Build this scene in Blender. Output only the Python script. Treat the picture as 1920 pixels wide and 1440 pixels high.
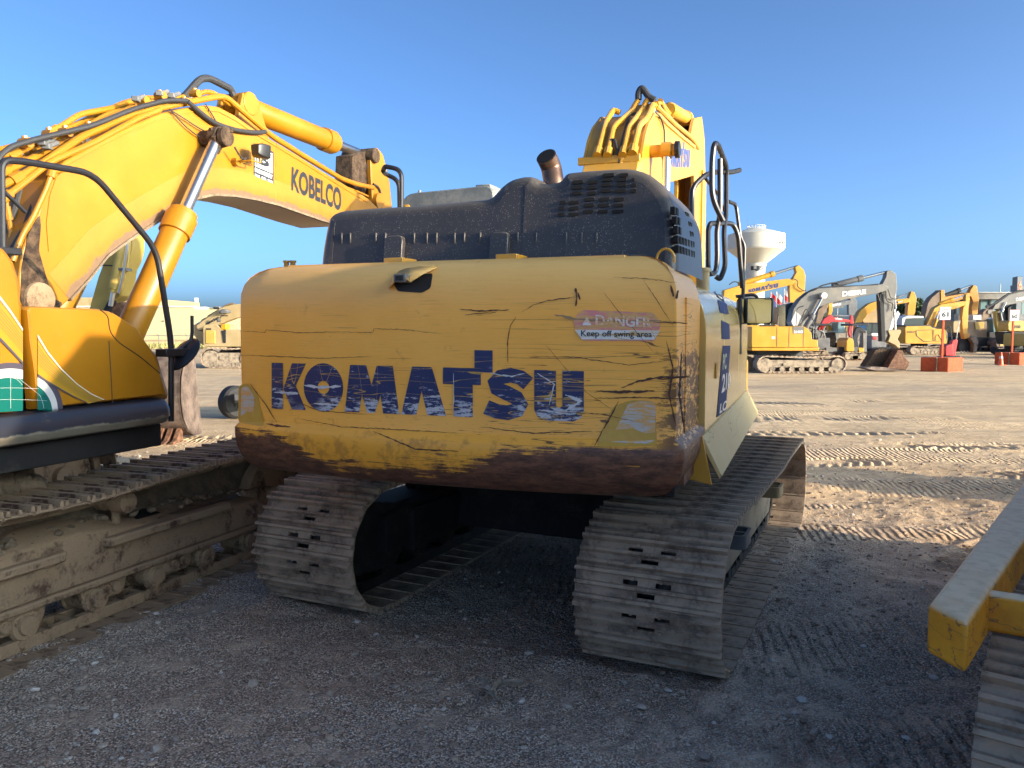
import bpy, bmesh, math, random
import numpy as np
from mathutils import Vector, Matrix, Euler
sc = bpy.context.scene
for _o in list(bpy.data.objects): bpy.data.objects.remove(_o)
col = sc.collection
rad = math.radians
random.seed(7)
# ---------------------------------------------------------------- camera
CH, CP, CF = 1.95, 0.0715, 1500.0
cd = bpy.data.cameras.new('camera'); cam = bpy.data.objects.new('camera', cd); col.objects.link(cam)
cd.sensor_width = 36; cd.lens = 36 * CF / 1920; cd.clip_start = .05; cd.clip_end = 3000
cam.location = (0, 0, CH); cam.rotation_euler = (math.pi / 2 - CP, 0, 0)
sc.camera = cam
# ---------------------------------------------------------------- light
SUN_EL, SX, SY = 12.0, .90, -.436
w = bpy.data.worlds.new('World'); sc.world = w; w.use_nodes = True
nt = w.node_tree; sky = nt.nodes.new('ShaderNodeTexSky'); sky.sky_type = 'NISHITA'; sky.sun_disc = False
sky.sun_elevation = rad(SUN_EL); sky.sun_rotation = math.atan2(SX, SY)
sky.air_density = .38; sky.dust_density = 3.0; sky.ozone_density = 3.4; sky.altitude = 100
wb = nt.nodes.new('ShaderNodeMix'); wb.data_type = 'RGBA'; wb.blend_type = 'MULTIPLY'; wb.inputs[0].default_value = 1; wb.inputs[7].default_value = (.635, .68, .60, 1)   # the camera's white balance
gm = nt.nodes.new('ShaderNodeGamma'); gm.inputs[1].default_value = 1.12; nt.links.new(sky.outputs[0], gm.inputs[0]); nt.links.new(gm.outputs[0], wb.inputs[6]); nt.links.new(wb.outputs[2], nt.nodes['Background'].inputs[0]); nt.nodes['Background'].inputs[1].default_value = .15
sl = bpy.data.lights.new('sun', 'SUN'); sl.energy = 2.0; sl.angle = rad(.5); sl.color = (1, .80, .57)
so = bpy.data.objects.new('sun', sl); col.objects.link(so)
ce = math.cos(rad(SUN_EL)); so.rotation_euler = Vector((-SX * ce, -SY * ce, -math.sin(rad(SUN_EL)))).to_track_quat('-Z', 'Y').to_euler()
so.location = (20, -10, 15)
sc.view_settings.view_transform = 'Standard'; sc.view_settings.look = 'None'
sc.view_settings.exposure = 2.2; sc.view_settings.gamma = 1
sc.render.resolution_x = 1024; sc.render.resolution_y = 768
try: sc.render.engine = 'CYCLES'
except Exception: pass
# ---------------------------------------------------------------- pixel -> place
def ray(px, py):
    u = (px - 960) / CF; v = (720 - py) / CF; c, s = math.cos(CP), math.sin(CP)
    return (u, c + v * s, -s + v * c)
def gz(px, py, z=0):
    r = ray(px, py); t = (z - CH) / r[2]; return (r[0] * t, r[1] * t, z)
def gy(px, py, Y):
    r = ray(px, py); t = Y / r[1]; return (r[0] * t, Y, CH + r[2] * t)
class Frame:
    """a machine's own axes: +Y forward, +X to its right; yaw turns it clockwise"""
    def __init__(s, x, y, yaw): s.x, s.y, s.a = x, y, yaw
    def loc(s, p):
        c, n = math.cos(s.a), math.sin(s.a); X, Y = p[0] - s.x, p[1] - s.y
        return (c * X - n * Y, n * X + c * Y, p[2])
    def un(s, px, py, ax, val):
        o = s.loc((0, 0, CH)); r = ray(px, py); c, n = math.cos(s.a), math.sin(s.a)
        d = (c * r[0] - n * r[1], n * r[0] + c * r[1], r[2]); t = (val - o[ax]) / d[ax]
        return tuple(o[i] + d[i] * t for i in range(3))
    def empty(s, name): return empty(name, (s.x, s.y, 0), -s.a)
def empty(name, loc, rz=0):
    o = bpy.data.objects.new(name, None); col.objects.link(o); o.location = loc; o.rotation_euler = (0, 0, rz)
    o.empty_display_size = .3; return o
def tag(o, label=None, cat=None, group=None, kind=None):
    if label: o['label'] = label
    if cat: o['category'] = cat
    if group: o['group'] = group
    if kind: o['kind'] = kind
    return o
# ---------------------------------------------------------------- mesh builder
def fillet(pts, r, k=5):
    out = []; n = len(pts)
    for i, p in enumerate(pts):
        p = Vector(p)
        if i == 0 or i == n - 1: out.append(p); continue
        a, b = Vector(pts[i - 1]), Vector(pts[i + 1]); da, db = a - p, b - p
        rr = min(r, da.length * .48, db.length * .48); A = p + da.normalized() * rr; B = p + db.normalized() * rr
        for j in range(k + 1):
            t = j / k; out.append(A * (1 - t) ** 2 + p * 2 * t * (1 - t) + B * t * t)
    return out
def rpoly(pts, r, k=4):
    """round the corners of a closed 2D polygon"""
    out = []; n = len(pts)
    for i, p in enumerate(pts):
        rr = r[i] if isinstance(r, (list, tuple)) else r
        p = Vector(p); a, b = Vector(pts[i - 1]), Vector(pts[(i + 1) % n]); da, db = a - p, b - p
        if rr <= 0: out.append(tuple(p)); continue
        rr = min(rr, da.length * .48, db.length * .48); A = p + da.normalized() * rr; B = p + db.normalized() * rr
        for j in range(k + 1):
            t = j / k; out.append(tuple(A * (1 - t) ** 2 + p * 2 * t * (1 - t) + B * t * t))
    return out
class MB:
    def __init__(s): s.v = []; s.f = []
    def add(s, vs, fs):
        b = len(s.v); s.v += [tuple(p) for p in vs]; s.f += [tuple(i + b for i in f) for f in fs]; return s
    def hexa(s, p):
        return s.add(p, [(3, 2, 1, 0), (4, 5, 6, 7), (0, 1, 5, 4), (1, 2, 6, 5), (2, 3, 7, 6), (3, 0, 4, 7)])
    def box(s, x0, x1, y0, y1, z0, z1, rz=0, c=None):
        p = [(x0, y0, z0), (x1, y0, z0), (x1, y1, z0), (x0, y1, z0), (x0, y0, z1), (x1, y0, z1), (x1, y1, z1), (x0, y1, z1)]
        if rz:
            cx, cy = c or ((x0 + x1) / 2, (y0 + y1) / 2); a, n = math.cos(rz), math.sin(rz)
            p = [(cx + (q[0] - cx) * a - (q[1] - cy) * n, cy + (q[0] - cx) * n + (q[1] - cy) * a, q[2]) for q in p]
        return s.hexa(p)
    def loft(s, rings, caps=True, closed=True):
        n = len(rings[0]); b = len(s.v)
        for r in rings: s.v += [tuple(p) for p in r]
        for i in range(len(rings) - 1):
            for j in range(n if closed else n - 1):
                k = (j + 1) % n; s.f.append((b + i * n + j, b + i * n + k, b + (i + 1) * n + k, b + (i + 1) * n + j))
        if caps and closed:
            s.f.append(tuple(b + j for j in reversed(range(n)))); e = b + (len(rings) - 1) * n
            s.f.append(tuple(e + j for j in range(n)))
        return s
    def prism(s, pts, a0, a1, ax=0):
        def m(p, a):
            return (a, p[0], p[1]) if ax == 0 else ((p[0], a, p[1]) if ax == 1 else (p[0], p[1], a))
        return s.loft([[m(p, a0) for p in pts], [m(p, a1) for p in pts]])
    def tube(s, pts, r, n=10):
        pts = [Vector(p) for p in pts]; q = [pts[0]]
        for p in pts[1:]:
            if (p - q[-1]).length > 1e-5: q.append(p)
        pts = q
        if len(pts) < 2: return s
        rings = []; t0 = (pts[1] - pts[0]).normalized(); u = t0.orthogonal().normalized()
        for i, p in enumerate(pts):
            a = (pts[i] - pts[i - 1]) if i else (pts[1] - pts[0]); c = (pts[i + 1] - pts[i]) if i < len(pts) - 1 else a
            t = (a.normalized() + c.normalized()).normalized()
            u = (u - t * u.dot(t)).normalized(); v = t.cross(u)
            cs = max(.5, t.dot(a.normalized()))
            rr = r[i] if isinstance(r, (list, tuple)) else r
            rings.append([p + (u * math.cos(j * math.tau / n) + v * math.sin(j * math.tau / n)) * rr for j in range(n)])
        return s.loft(rings)
    def cyl(s, p0, p1, r0, r1=None, n=20): return s.tube([p0, p1], [r0, r0 if r1 is None else r1], n)
    def lathe(s, p0, ax, prof, n=24):
        """prof: (distance along ax, radius)"""
        p0 = Vector(p0); ax = Vector(ax).normalized(); u = ax.orthogonal().normalized(); v = ax.cross(u)
        return s.loft([[p0 + ax * d + (u * math.cos(j * math.tau / n) + v * math.sin(j * math.tau / n)) * max(r, .0005) for j in range(n)] for d, r in prof])
    def blob(s, c, r, seed=0, sub=2, amp=.25, flat=1):
        bm = bmesh.new(); bmesh.ops.create_icosphere(bm, subdivisions=sub, radius=1); rd = random.Random(seed)
        vs = []
        for v in bm.verts:
            k = 1 + rd.uniform(-amp, amp)
            vs.append((c[0] + v.co.x * r[0] * k, c[1] + v.co.y * r[1] * k, c[2] + v.co.z * r[2] * k * flat))
        s.add(vs, [[v.index for v in f.verts] for f in bm.faces]); bm.free(); return s
    def mesh(s, name, ang=35, norm=True):
        me = bpy.data.meshes.new(name); me.from_pydata(s.v, [], s.f); me.validate()
        if norm:
            bm = bmesh.new(); bm.from_mesh(me); bmesh.ops.recalc_face_normals(bm, faces=bm.faces); bm.to_mesh(me); bm.free()
        me.polygons.foreach_set('use_smooth', [True] * len(me.polygons))
        me.set_sharp_from_angle(angle=rad(ang)); return me
    def build(s, name, mat, parent=None, bev=0, ang=35, label=None, norm=True, seg=2):
        me = s.mesh(name, ang, norm); o = bpy.data.objects.new(name, me); col.objects.link(o)
        if mat: me.materials.append(mat)
        if parent: o.parent = parent
        if bev:
            m = o.modifiers.new('bevel', 'BEVEL'); m.width = bev; m.segments = seg; m.limit_method = 'ANGLE'; m.angle_limit = rad(40)
            try: m.harden_normals = False
            except Exception: pass
        if label: o['label'] = label
        return o
# ---------------------------------------------------------------- lettering
_tc = {}
def glyphs(txt, bold=.0):
    """outline font text as (verts in 0..1 box, faces, aspect)"""
    k = (txt, bold)
    if k in _tc: return _tc[k]
    cu = bpy.data.curves.new('lettering', 'FONT'); cu.body = txt; cu.size = 1; cu.offset = bold; cu.resolution_u = 4; cu.fill_mode = 'FRONT'
    o = bpy.data.objects.new('lettering', cu); col.objects.link(o)
    bpy.context.view_layer.update(); dg = bpy.context.evaluated_depsgraph_get()
    me = bpy.data.meshes.new_from_object(o.evaluated_get(dg)); v = np.array([p.co[:2] for p in me.vertices]); f = [tuple(p.vertices) for p in me.polygons]
    lo, hi = v.min(0), v.max(0); r = ((v - lo) / (hi - lo), f, (hi - lo)[0] / (hi - lo)[1])
    bpy.data.objects.remove(o); bpy.data.curves.remove(cu); bpy.data.meshes.remove(me); _tc[k] = r; return r
def stroke(path, w):
    L, R = [], []
    P = [Vector(p) for p in path]
    for i, p in enumerate(P):
        a = (P[i] - P[i - 1]).normalized() if i else (P[1] - P[0]).normalized(); b = (P[i + 1] - P[i]).normalized() if i < len(P) - 1 else a
        t = (a + b).normalized(); n = Vector((-t.y, t.x)); L.append(p + n * w / 2); R.append(p - n * w / 2)
    return L, R
def wordmark():
    """slab capitals of the rear of the machine, 585 wide and 100 high, as quads/triangles"""
    from mathutils.geometry import tessellate_polygon as tp
    V, F = [], []
    def poly(p):
        b = len(V); V.extend([(x / 585, y / 100) for x, y in p]); F.extend([tuple(b + i for i in t) for t in tp([[Vector((x, y, 0)) for x, y in p]])])
    poly([(0, 0), (21, 0), (21, 100), (0, 100)]); poly([(22, 45), (38, 100), (64, 100), (45, 52), (64, 0), (38, 0)])
    b = len(V); N = 28
    for i in range(N):
        a = i * math.tau / N; V.append(((97 + 37 * math.cos(a)) / 585, (50 + 52 * math.sin(a)) / 100)); V.append(((97 + 11 * math.cos(a)) / 585, (50 + 14 * math.sin(a)) / 100))
    for i in range(N):
        j = (i + 1) % N; F.append((b + 2 * i, b + 2 * j, b + 2 * j + 1, b + 2 * i + 1))
    poly([(137, 0), (147, 100), (177, 100), (187, 58), (197, 100), (227, 100), (239, 0), (209, 0), (204, 38), (193, 0), (179, 0), (169, 38), (164, 0)])
    poly([(243, 0), (263, 100), (300, 100), (327, 0), (292, 0), (281, 50), (271, 0)])
    poly([(321, 66), (321, 100), (380, 100), (380, 137), (414, 137), (414, 92), (392, 92), (392, 66), (377, 66), (377, 0), (341, 0), (341, 66)])
    path = [(481, 72), (466, 84), (448, 88), (430, 84), (419, 72), (423, 60), (440, 52), (458, 43), (466, 30), (460, 18), (442, 12), (422, 14), (402, 22)]
    L, R = stroke(path, 30); b = len(V)
    for a, c in zip(L, R): V.append((a.x / 585, a.y / 100)); V.append((c.x / 585, c.y / 100))
    for i in range(len(L) - 1): F.append((b + 2 * i, b + 2 * i + 1, b + 2 * i + 3, b + 2 * i + 2))
    poly([(492, 100), (492, 20), (498, 7), (512, 0), (565, 0), (579, 7), (585, 20), (585, 100), (545, 100), (545, 30), (539, 25), (533, 30), (533, 100)])
    return np.array(V), F
WM = wordmark()
def onto(vf, fn, name, mat, parent, cuts=0, label=None):
    """map flat lettering (0..1 square) through fn(u,v)->3D point"""
    v, f = vf[0], vf[1]
    if cuts:
        bm = bmesh.new(); vs = [bm.verts.new((a, b, 0)) for a, b in v]
        for t in f:
            try: bm.faces.new([vs[i] for i in t])
            except Exception: pass
        for _ in range(cuts):
            lg = [e for e in bm.edges if e.calc_length() > .03]
            if lg: bmesh.ops.subdivide_edges(bm, edges=lg, cuts=1)
        bmesh.ops.triangulate(bm, faces=bm.faces); bm.verts.index_update()
        v = [tuple(p.co[:2]) for p in bm.verts]; f = [tuple(p.index for p in q.verts) for q in bm.faces]; bm.free()
    m = MB(); m.add([fn(a, b) for a, b in v], f); return m.build(name, mat, parent, norm=False, label=label)
def quad(a, b, c, d, off=(0, 0, 0)):
    """bilinear map: a=(0,0) b=(1,0) c=(1,1) d=(0,1)"""
    a, b, c, d = [Vector(p) + Vector(off) for p in (a, b, c, d)]
    return lambda u, v: tuple(a * (1 - u) * (1 - v) + b * u * (1 - v) + c * u * v + d * (1 - u) * v)
# ---------------------------------------------------------------- materials
class NT:
    def __init__(s, name):
        s.m = bpy.data.materials.new(name); s.m.use_nodes = True; s.t = s.m.node_tree; s.b = s.t.nodes['Principled BSDF']
        s.tc = s.t.nodes.new('ShaderNodeTexCoord').outputs['Object']
    def put(s, sock, v):
        if isinstance(v, bpy.types.NodeSocket): s.t.links.new(v, sock)
        elif isinstance(v, (tuple, list)): sock.default_value = (*v, 1) if len(v) == 3 and sock.type == 'RGBA' else v
        else: sock.default_value = v
    def math(s, op, a, b=0, c=0, clamp=False):
        n = s.t.nodes.new('ShaderNodeMath'); n.operation = op; n.use_clamp = clamp
        for i, q in enumerate((a, b, c)): s.put(n.inputs[i], q)
        return n.outputs[0]
    def map(s, scale=(1, 1, 1), rot=(0, 0, 0), loc=(0, 0, 0), vec=None):
        n = s.t.nodes.new('ShaderNodeMapping'); s.put(n.inputs[0], vec or s.tc); n.inputs['Scale'].default_value = scale
        n.inputs['Rotation'].default_value = rot; n.inputs['Location'].default_value = loc; return n.outputs[0]
    def noise(s, scale, detail=3, rough=.55, vec=None, dist=0):
        n = s.t.nodes.new('ShaderNodeTexNoise'); s.put(n.inputs['Vector'], vec or s.tc); n.inputs['Scale'].default_value = scale
        n.inputs['Detail'].default_value = detail; n.inputs['Roughness'].default_value = rough; n.inputs['Distortion'].default_value = dist; return n.outputs[0]
    def voro(s, scale, vec=None, feat='F1', out=0, rnd=1):
        n = s.t.nodes.new('ShaderNodeTexVoronoi'); n.feature = feat; s.put(n.inputs['Vector'], vec or s.tc); n.inputs['Scale'].default_value = scale
        n.inputs['Randomness'].default_value = rnd; return n.outputs[out]
    def wave(s, scale, dist=0, vec=None, dire='X'):
        n = s.t.nodes.new('ShaderNodeTexWave'); n.bands_direction = dire; s.put(n.inputs['Vector'], vec or s.tc); n.inputs['Scale'].default_value = scale
        n.inputs['Distortion'].default_value = dist; return n.outputs[1]
    def step(s, v, a, b, lo=0., hi=1.):
        n = s.t.nodes.new('ShaderNodeMapRange'); n.interpolation_type = 'SMOOTHSTEP'
        s.put(n.inputs[0], v); n.inputs[1].default_value = a; n.inputs[2].default_value = b; n.inputs[3].default_value = lo; n.inputs[4].default_value = hi; return n.outputs[0]
    def line(s, v, w, c=.5): return s.step(s.math('ABSOLUTE', s.math('SUBTRACT', v, c)), w * .5, w, 1., 0.)
    def mix(s, f, a, b):
        n = s.t.nodes.new('ShaderNodeMix'); n.data_type = 'RGBA'; s.put(n.inputs[0], f); s.put(n.inputs[6], a); s.put(n.inputs[7], b); return n.outputs[2]
    def sep(s, v=None):
        n = s.t.nodes.new('ShaderNodeSeparateXYZ'); s.put(n.inputs[0], v or s.tc); return n.outputs
    def bump(s, h, strength=.3, dist=.01, prev=None):
        n = s.t.nodes.new('ShaderNodeBump'); n.inputs['Strength'].default_value = strength; n.inputs['Distance'].default_value = dist
        s.put(n.inputs['Height'], h)
        if prev: s.put(n.inputs['Normal'], prev)
        return n.outputs[0]
    def fin(s, c, rough=.5, metal=0., nrm=None, coat=0, spec=None, alpha=None):
        s.put(s.b.inputs['Base Color'], c); s.put(s.b.inputs['Roughness'], rough); s.put(s.b.inputs['Metallic'], metal)
        if nrm: s.put(s.b.inputs['Normal'], nrm)
        if coat: s.b.inputs['Coat Weight'].default_value = coat; s.b.inputs['Coat Roughness'].default_value = .12
        if spec is not None: s.b.inputs['Specular IOR Level'].default_value = spec
        return s.m
def paint(name, c, rough=.38, dust=.35, dustc=(.36, .27, .17), chips=.5, coat=.15, low=None):
    t = NT(name); n1 = t.noise(1.7, 4); n2 = t.noise(14, 5, .65); sp = t.noise(90, 2)
    base = t.mix(t.step(n1, .3, .7), tuple(x * .88 for x in c), tuple(min(1, x * 1.08) for x in c))
    d = t.math('MULTIPLY', t.step(t.math('ADD', n1, t.math('MULTIPLY', n2, .6)), .75, 1.15), dust)
    up = t.sep(t.t.nodes.new('ShaderNodeNewGeometry').outputs['Normal'])[2]
    d = t.math('ADD', d, t.math('MULTIPLY', t.step(up, .35, .95), dust), clamp=True)
    colr = t.mix(d, base, dustc)
    ch = t.math('MULTIPLY', t.step(t.noise(23, 6, .7), .70, .73), chips)
    sc1 = t.math('MULTIPLY', t.line(t.noise(2.2, 2, .5, t.map((1, 1, 5), (.3, .2, 0))), .004), t.step(n2, .5, .62))
    colr = t.mix(t.math('MAXIMUM', ch, t.math('MULTIPLY', sc1, chips)), colr, (.10, .055, .03))
    r = t.math('ADD', rough, t.math('MULTIPLY', d, .5), clamp=True)
    return t.fin(colr, r, 0, t.bump(t.math('ADD', t.math('MULTIPLY', sp, .3), t.noise(3, 2)), .12, .01), coat)
def plain(name, c, rough=.6, metal=0, var=.25, scale=8, bump=.1, coat=0):
    t = NT(name); n = t.noise(scale, 5, .6)
    return t.fin(t.mix(n, tuple(x * (1 - var) for x in c), tuple(min(1, x * (1 + var)) for x in c)), rough, metal, t.bump(n, bump, .01) if bump else None, coat)
def dusty(name, c1, c2, rough=.85, a=.42, b=.6, scale=5, metal=0, bump=.5, up=.0):
    t = NT(name); n = t.noise(scale, 8, .65); f = t.noise(scale * 9, 4, .6)
    m = t.step(t.math('ADD', n, t.math('MULTIPLY', t.math('SUBTRACT', f, .5), .35)), a, b)
    if up:
        z = t.sep(t.t.nodes.new('ShaderNodeNewGeometry').outputs['Normal'])[2]
        m = t.math('ADD', m, t.math('MULTIPLY', t.step(z, .2, .8), up), clamp=True)
    c = t.mix(m, c1, c2); c = t.mix(t.math('MULTIPLY', f, .35), c, tuple(x * .55 for x in c1))
    return t.fin(c, rough, metal, t.bump(t.math('ADD', n, t.math('MULTIPLY', f, .5)), bump, .02))
YEL = (.58, .28, .016)
M = dict(
    yel=paint('yellow_paint', YEL), yelk=paint('warm_yellow_paint', (.39, .165, .004), .42, .08, chips=.12, coat=.1),
    yel2=paint('far_yellow_paint', (.52, .255, .010), .45, .2, chips=.25, coat=0), orange=paint('orange_yellow_paint', (.48, .20, .012), .5, .35, chips=.3, coat=0),
    tan=paint('faded_tan_paint', (.36, .265, .125), .6, .5, chips=.6, coat=0), olive=paint('olive_yellow_paint', (.44, .30, .06), .5, .35, chips=.8, coat=0),
    grey=paint('machine_grey_paint', (.145, .14, .125), .5, .4, chips=.3, coat=0), dgrey=paint('dark_grey_paint', (.12, .125, .13), .45, .3, chips=.2, coat=0),
    red=paint('red_paint', (.45, .02, .02), .4, .2, chips=.2, coat=0), brown=paint('brown_machine_paint', (.16, .10, .055), .55, .35, chips=.3, coat=0),
    black=plain('black_tube', (.018, .018, .02), .38, 0, .3, 12, .05), rubber=plain('black_hose', (.03, .03, .032), .6, 0, .3, 30, .1),
    chrome=plain('chromed_rod', (.62, .60, .57), .28, 1, .06, 20, .02), dark=plain('dark_interior', (.012, .012, .013), .7, 0, .3, 6),
    dark_fill=plain('dark_opening_fill', (.004, .004, .004), .9, 0, 0, 6, 0), white=plain('white_paint', (.58, .56, .52), .5, 0, .06, 4, .05),
    navy=plain('navy_lettering', (.018, .03, .11), .5, 0, .2, 20, 0), letter=plain('charcoal_lettering', (.022, .025, .03), .45, 0, .2, 20, 0),
    glass=plain('tinted_glass', (.03, .045, .045), .08, 0, .2, 1, 0, .6), tealglass=plain('pale_cab_glass', (.16, .25, .25), .15, 0, .15, 1, 0, .4),
    steel=dusty('track_steel', (.19, .138, .098), (.46, .35, .245), .75, .36, .60, 6, .1, .5),
    tsteel=dusty('rusty_track_steel', (.085, .042, .028), (.38, .265, .16), .75, .38, .56, 7, .1, .5, .35),
    shoein=dusty('dusty_shoe_face', (.16, .125, .095), (.40, .32, .22), .9, .35, .6, 5, 0, .4, .2),
    frame=dusty('caked_track_frame', (.085, .045, .028), (.38, .265, .155), .9, .30, .52, 6, 0, .7, .6),
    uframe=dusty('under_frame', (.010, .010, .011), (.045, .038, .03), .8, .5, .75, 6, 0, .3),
    earth=dusty('caked_earth', (.17, .125, .08), (.33, .25, .165), .95, .3, .7, 8, 0, 1.),
    mud=dusty('grease_and_mud', (.035, .02, .012), (.16, .10, .055), .9, .35, .7, 16, 0, 1.),
    rust=dusty('rusted_steel', (.10, .045, .025), (.26, .13, .07), .85, .4, .65, 9, 0, .5),
    bucket=dusty('worn_bucket_steel', (.10, .07, .055), (.25, .19, .15), .7, .35, .65, 5, .2, .4),
    cblock=dusty('orange_painted_concrete', (.42, .065, .018), (.56, .11, .035), .85, .3, .7, 6, 0, .3),
    conc=plain('pale_concrete', (.50, .47, .40), .9, 0, .12, .3), orange_cone=plain('orange_plastic', (.70, .13, .03), .5, 0, .15, 5),
    fence=plain('galvanised_wire', (.26, .26, .25), .5, .6, .1, 5), signw=plain('white_sign_face', (.66, .66, .64), .5, 0, .03, 6, 0),
    bark=plain('bark', (.09, .06, .04), .9, 0, .3, 8), redtxt=plain('red_lettering', (.7, .05, .02), .5, 0, .1, 4, 0),
    scrap=dusty('weathered_cloth', (.25, .21, .16), (.42, .37, .30), .95, .3, .7, 30, 0, .6),
    greyroof=dusty('dusty_grey_roof', (.16, .18, .18), (.30, .30, .27), .7, .35, .7, 6, 0, .2),
)
# ---- special surfaces
def cw_wear(t):
    """scratch, rust and scrape masks of the counterweight, in the machine's own coordinates"""
    x, y, z = t.sep()
    n = t.noise(2.0, 6, .7); nf = t.noise(9, 6, .75, t.map((1, 1, 3.2)))
    st = t.noise(5, 6, .75, t.map((.5, .5, 9)))            # horizontal drag streaks
    fine = t.noise(30, 5, .75, t.map((.22, .22, 5), (0, .03, 0)))
    # lower bulge rubbed to rust, more at both ends
    end = t.step(t.math('ABSOLUTE', t.math('ADD', x, .22)), .35, .80)
    lim = t.math('ADD', 1.225, t.math('MULTIPLY', end, .13))
    lim = t.math('ADD', lim, t.math('MULTIPLY', t.math('SUBTRACT', n, .5), .34))
    lim = t.math('ADD', lim, t.math('MULTIPLY', t.math('SUBTRACT', st, .5), .34))
    rust = t.math('MULTIPLY', t.step(t.math('SUBTRACT', lim, z), -.012, .014), t.step(t.math('ADD', z, t.math('MULTIPLY', nf, .05)), 1.372, 1.40, 1., 0.))
    # rubbed band low on the main face and at the right-hand corner
    edge = t.step(x, 1.10, 1.30); ez = t.math('MULTIPLY', edge, t.step(z, 1.95, 1.75))
    edge2 = t.math('MULTIPLY', t.step(t.math('ADD', nf, t.math('MULTIPLY', ez, .20)), .64, .70), ez)
    lowz = t.step(t.math('ABSOLUTE', t.math('ADD', z, -1.47)), .02, .22, 1., 0.)
    drag = t.math('MULTIPLY', t.step(t.math('ADD', fine, t.math('MULTIPLY', t.math('MULTIPLY', lowz, t.step(x, -1.6, .9, .4, 1.)), .10)), .70, .73), t.step(z, 2.0, 1.8))
    # long thin scratches
    s1 = t.line(t.noise(.8, 3, .6, t.map((.22, .22, 9), (0, .05, 0))), .0030)
    s2 = t.line(t.noise(1.1, 1, .6, t.map((.3, .3, 6), (0, -.10, 0), (3, 1, 2))), .0022)
    s3 = t.line(t.noise(.9, 2, .6, t.map((.5, 1, 3.0), (0, .55, 0), (7, 4, 2))), .0012)
    s4 = t.line(t.noise(2.0, 2, .6, t.map((.2, .2, 8), (0, .03, 0), (1, 8, 5))), .0035)
    rt_ = t.step(x, -1.0, 1.0, -.03, .11); gate = t.step(t.math('ADD', t.noise(1.6, 3, .6, t.map(loc=(4, 2, 9))), rt_), .52, .58); gate2 = t.step(t.math('ADD', t.noise(1.3, 3, .6, t.map(loc=(1, 7, 3))), rt_), .54, .60)
    top = t.step(z, 2.14, 2.0)
    sc = t.math('MULTIPLY', t.math('MAXIMUM', t.math('MULTIPLY', s1, gate), t.math('MAXIMUM', t.math('MULTIPLY', s2, gate2), t.math('MULTIPLY', s4, gate2))), top)
    gou = t.math('MULTIPLY', t.step(t.noise(6, 5, .7, t.map((1, 1, 1.3), loc=(2, 2, 2))), .735, .75), t.step(z, 2.1, 1.9))
    dark = t.math('MAXIMUM', t.math('MAXIMUM', sc, gou), t.math('MAXIMUM', drag, edge2))
    return x, z, n, nf, fine, rust, dark
def cw_paint():
    t = NT('scraped_counterweight_paint'); x, z, n, nf, fine, rust, dark = cw_wear(t)
    base = t.mix(t.step(n, .3, .7), (.90, .40, .045), (.94, .445, .065))
    base = t.mix(t.math('MULTIPLY', t.step(z, 2.0, 2.26), .45), base, (.62, .47, .22))
    base = t.mix(t.math('MULTIPLY', t.step(fine, .5, .68), .25), base, (.45, .25, .05))
    low = t.step(z, 1.41, 1.39); base = t.mix(t.math('MULTIPLY', low, .6), base, (.82, .37, .028))
    rc = t.mix(t.step(nf, .35, .68), (.060, .024, .015), (.21, .088, .045)); rc = t.mix(t.math('MULTIPLY', t.step(fine, .60, .66), .5), rc, (.28, .17, .11))
    c = t.mix(t.math('MULTIPLY', dark, .92), base, (.115, .045, .018)); halo = t.step(t.math('ADD', t.noise(11, 5, .7), t.math('MULTIPLY', t.step(z, 1.55, 1.18), .22)), .62, .80); c = t.mix(t.math('MULTIPLY', halo, .55), c, (.36, .155, .035)); c = t.mix(rust, c, rc)
    r = t.math('ADD', .42, t.math('MULTIPLY', t.math('MAXIMUM', dark, rust), .14))
    h = t.math('SUBTRACT', t.math('MULTIPLY', t.noise(2.6, 2), 1.6), t.math('ADD', t.math('MULTIPLY', dark, .25), t.math('MULTIPLY', rust, .3)))
    return t.fin(c, r, 0, t.bump(t.math('ADD', h, t.math('MULTIPLY', nf, .12)), .25, .012), .12)
def cw_letter(name, c, white=True, fade=0.):
    t = NT(name); x, z, n, nf, fine, rust, dark = cw_wear(t)
    f2 = t.noise(17, 6, .75, t.map((.7, .7, 3.2), (0, .12, 0), loc=(3, 3, 1)))
    sc = t.math('MAXIMUM', t.math('MULTIPLY', dark, .9), t.line(t.noise(1.6, 2, .6, t.map((.6, 1, 7), loc=(9, 2, 3))), .005))
    sc = t.math('MAXIMUM', sc, t.line(t.noise(1.4, 1, .6, t.map((2.4, 1, .5), (0, .1, 0), (2, 9, 3))), .0015))
    sc = t.math('MAXIMUM', sc, t.step(t.noise(30, 4, .7, t.map((.7, .7, 2.4))), .66, .69))
    cc = t.mix(sc, c, (.52, .30, .06))
    if white:
        wz = t.math('ADD', t.step(z, 1.62, 1.50), t.math('MULTIPLY', t.step(t.noise(1.6, 2, .5, t.map(loc=(5, 1, 1))), .42, .62), .25))
        wm = t.step(t.math('ADD', f2, t.math('MULTIPLY', wz, .12)), .61, .655)
        wm = t.math('MULTIPLY', wm, t.step(t.noise(2.2, 2, .5, t.map(loc=(8, 3, 1))), .44, .54)); cc = t.mix(t.math('MULTIPLY', wm, .85), cc, (.55, .56, .60))
    if fade: cc = t.mix(t.step(t.math('ADD', f2, t.math('MULTIPLY', nf, .5)), .70, .82), cc, (.66, .36, .12))
    return t.fin(cc, .5)
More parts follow.
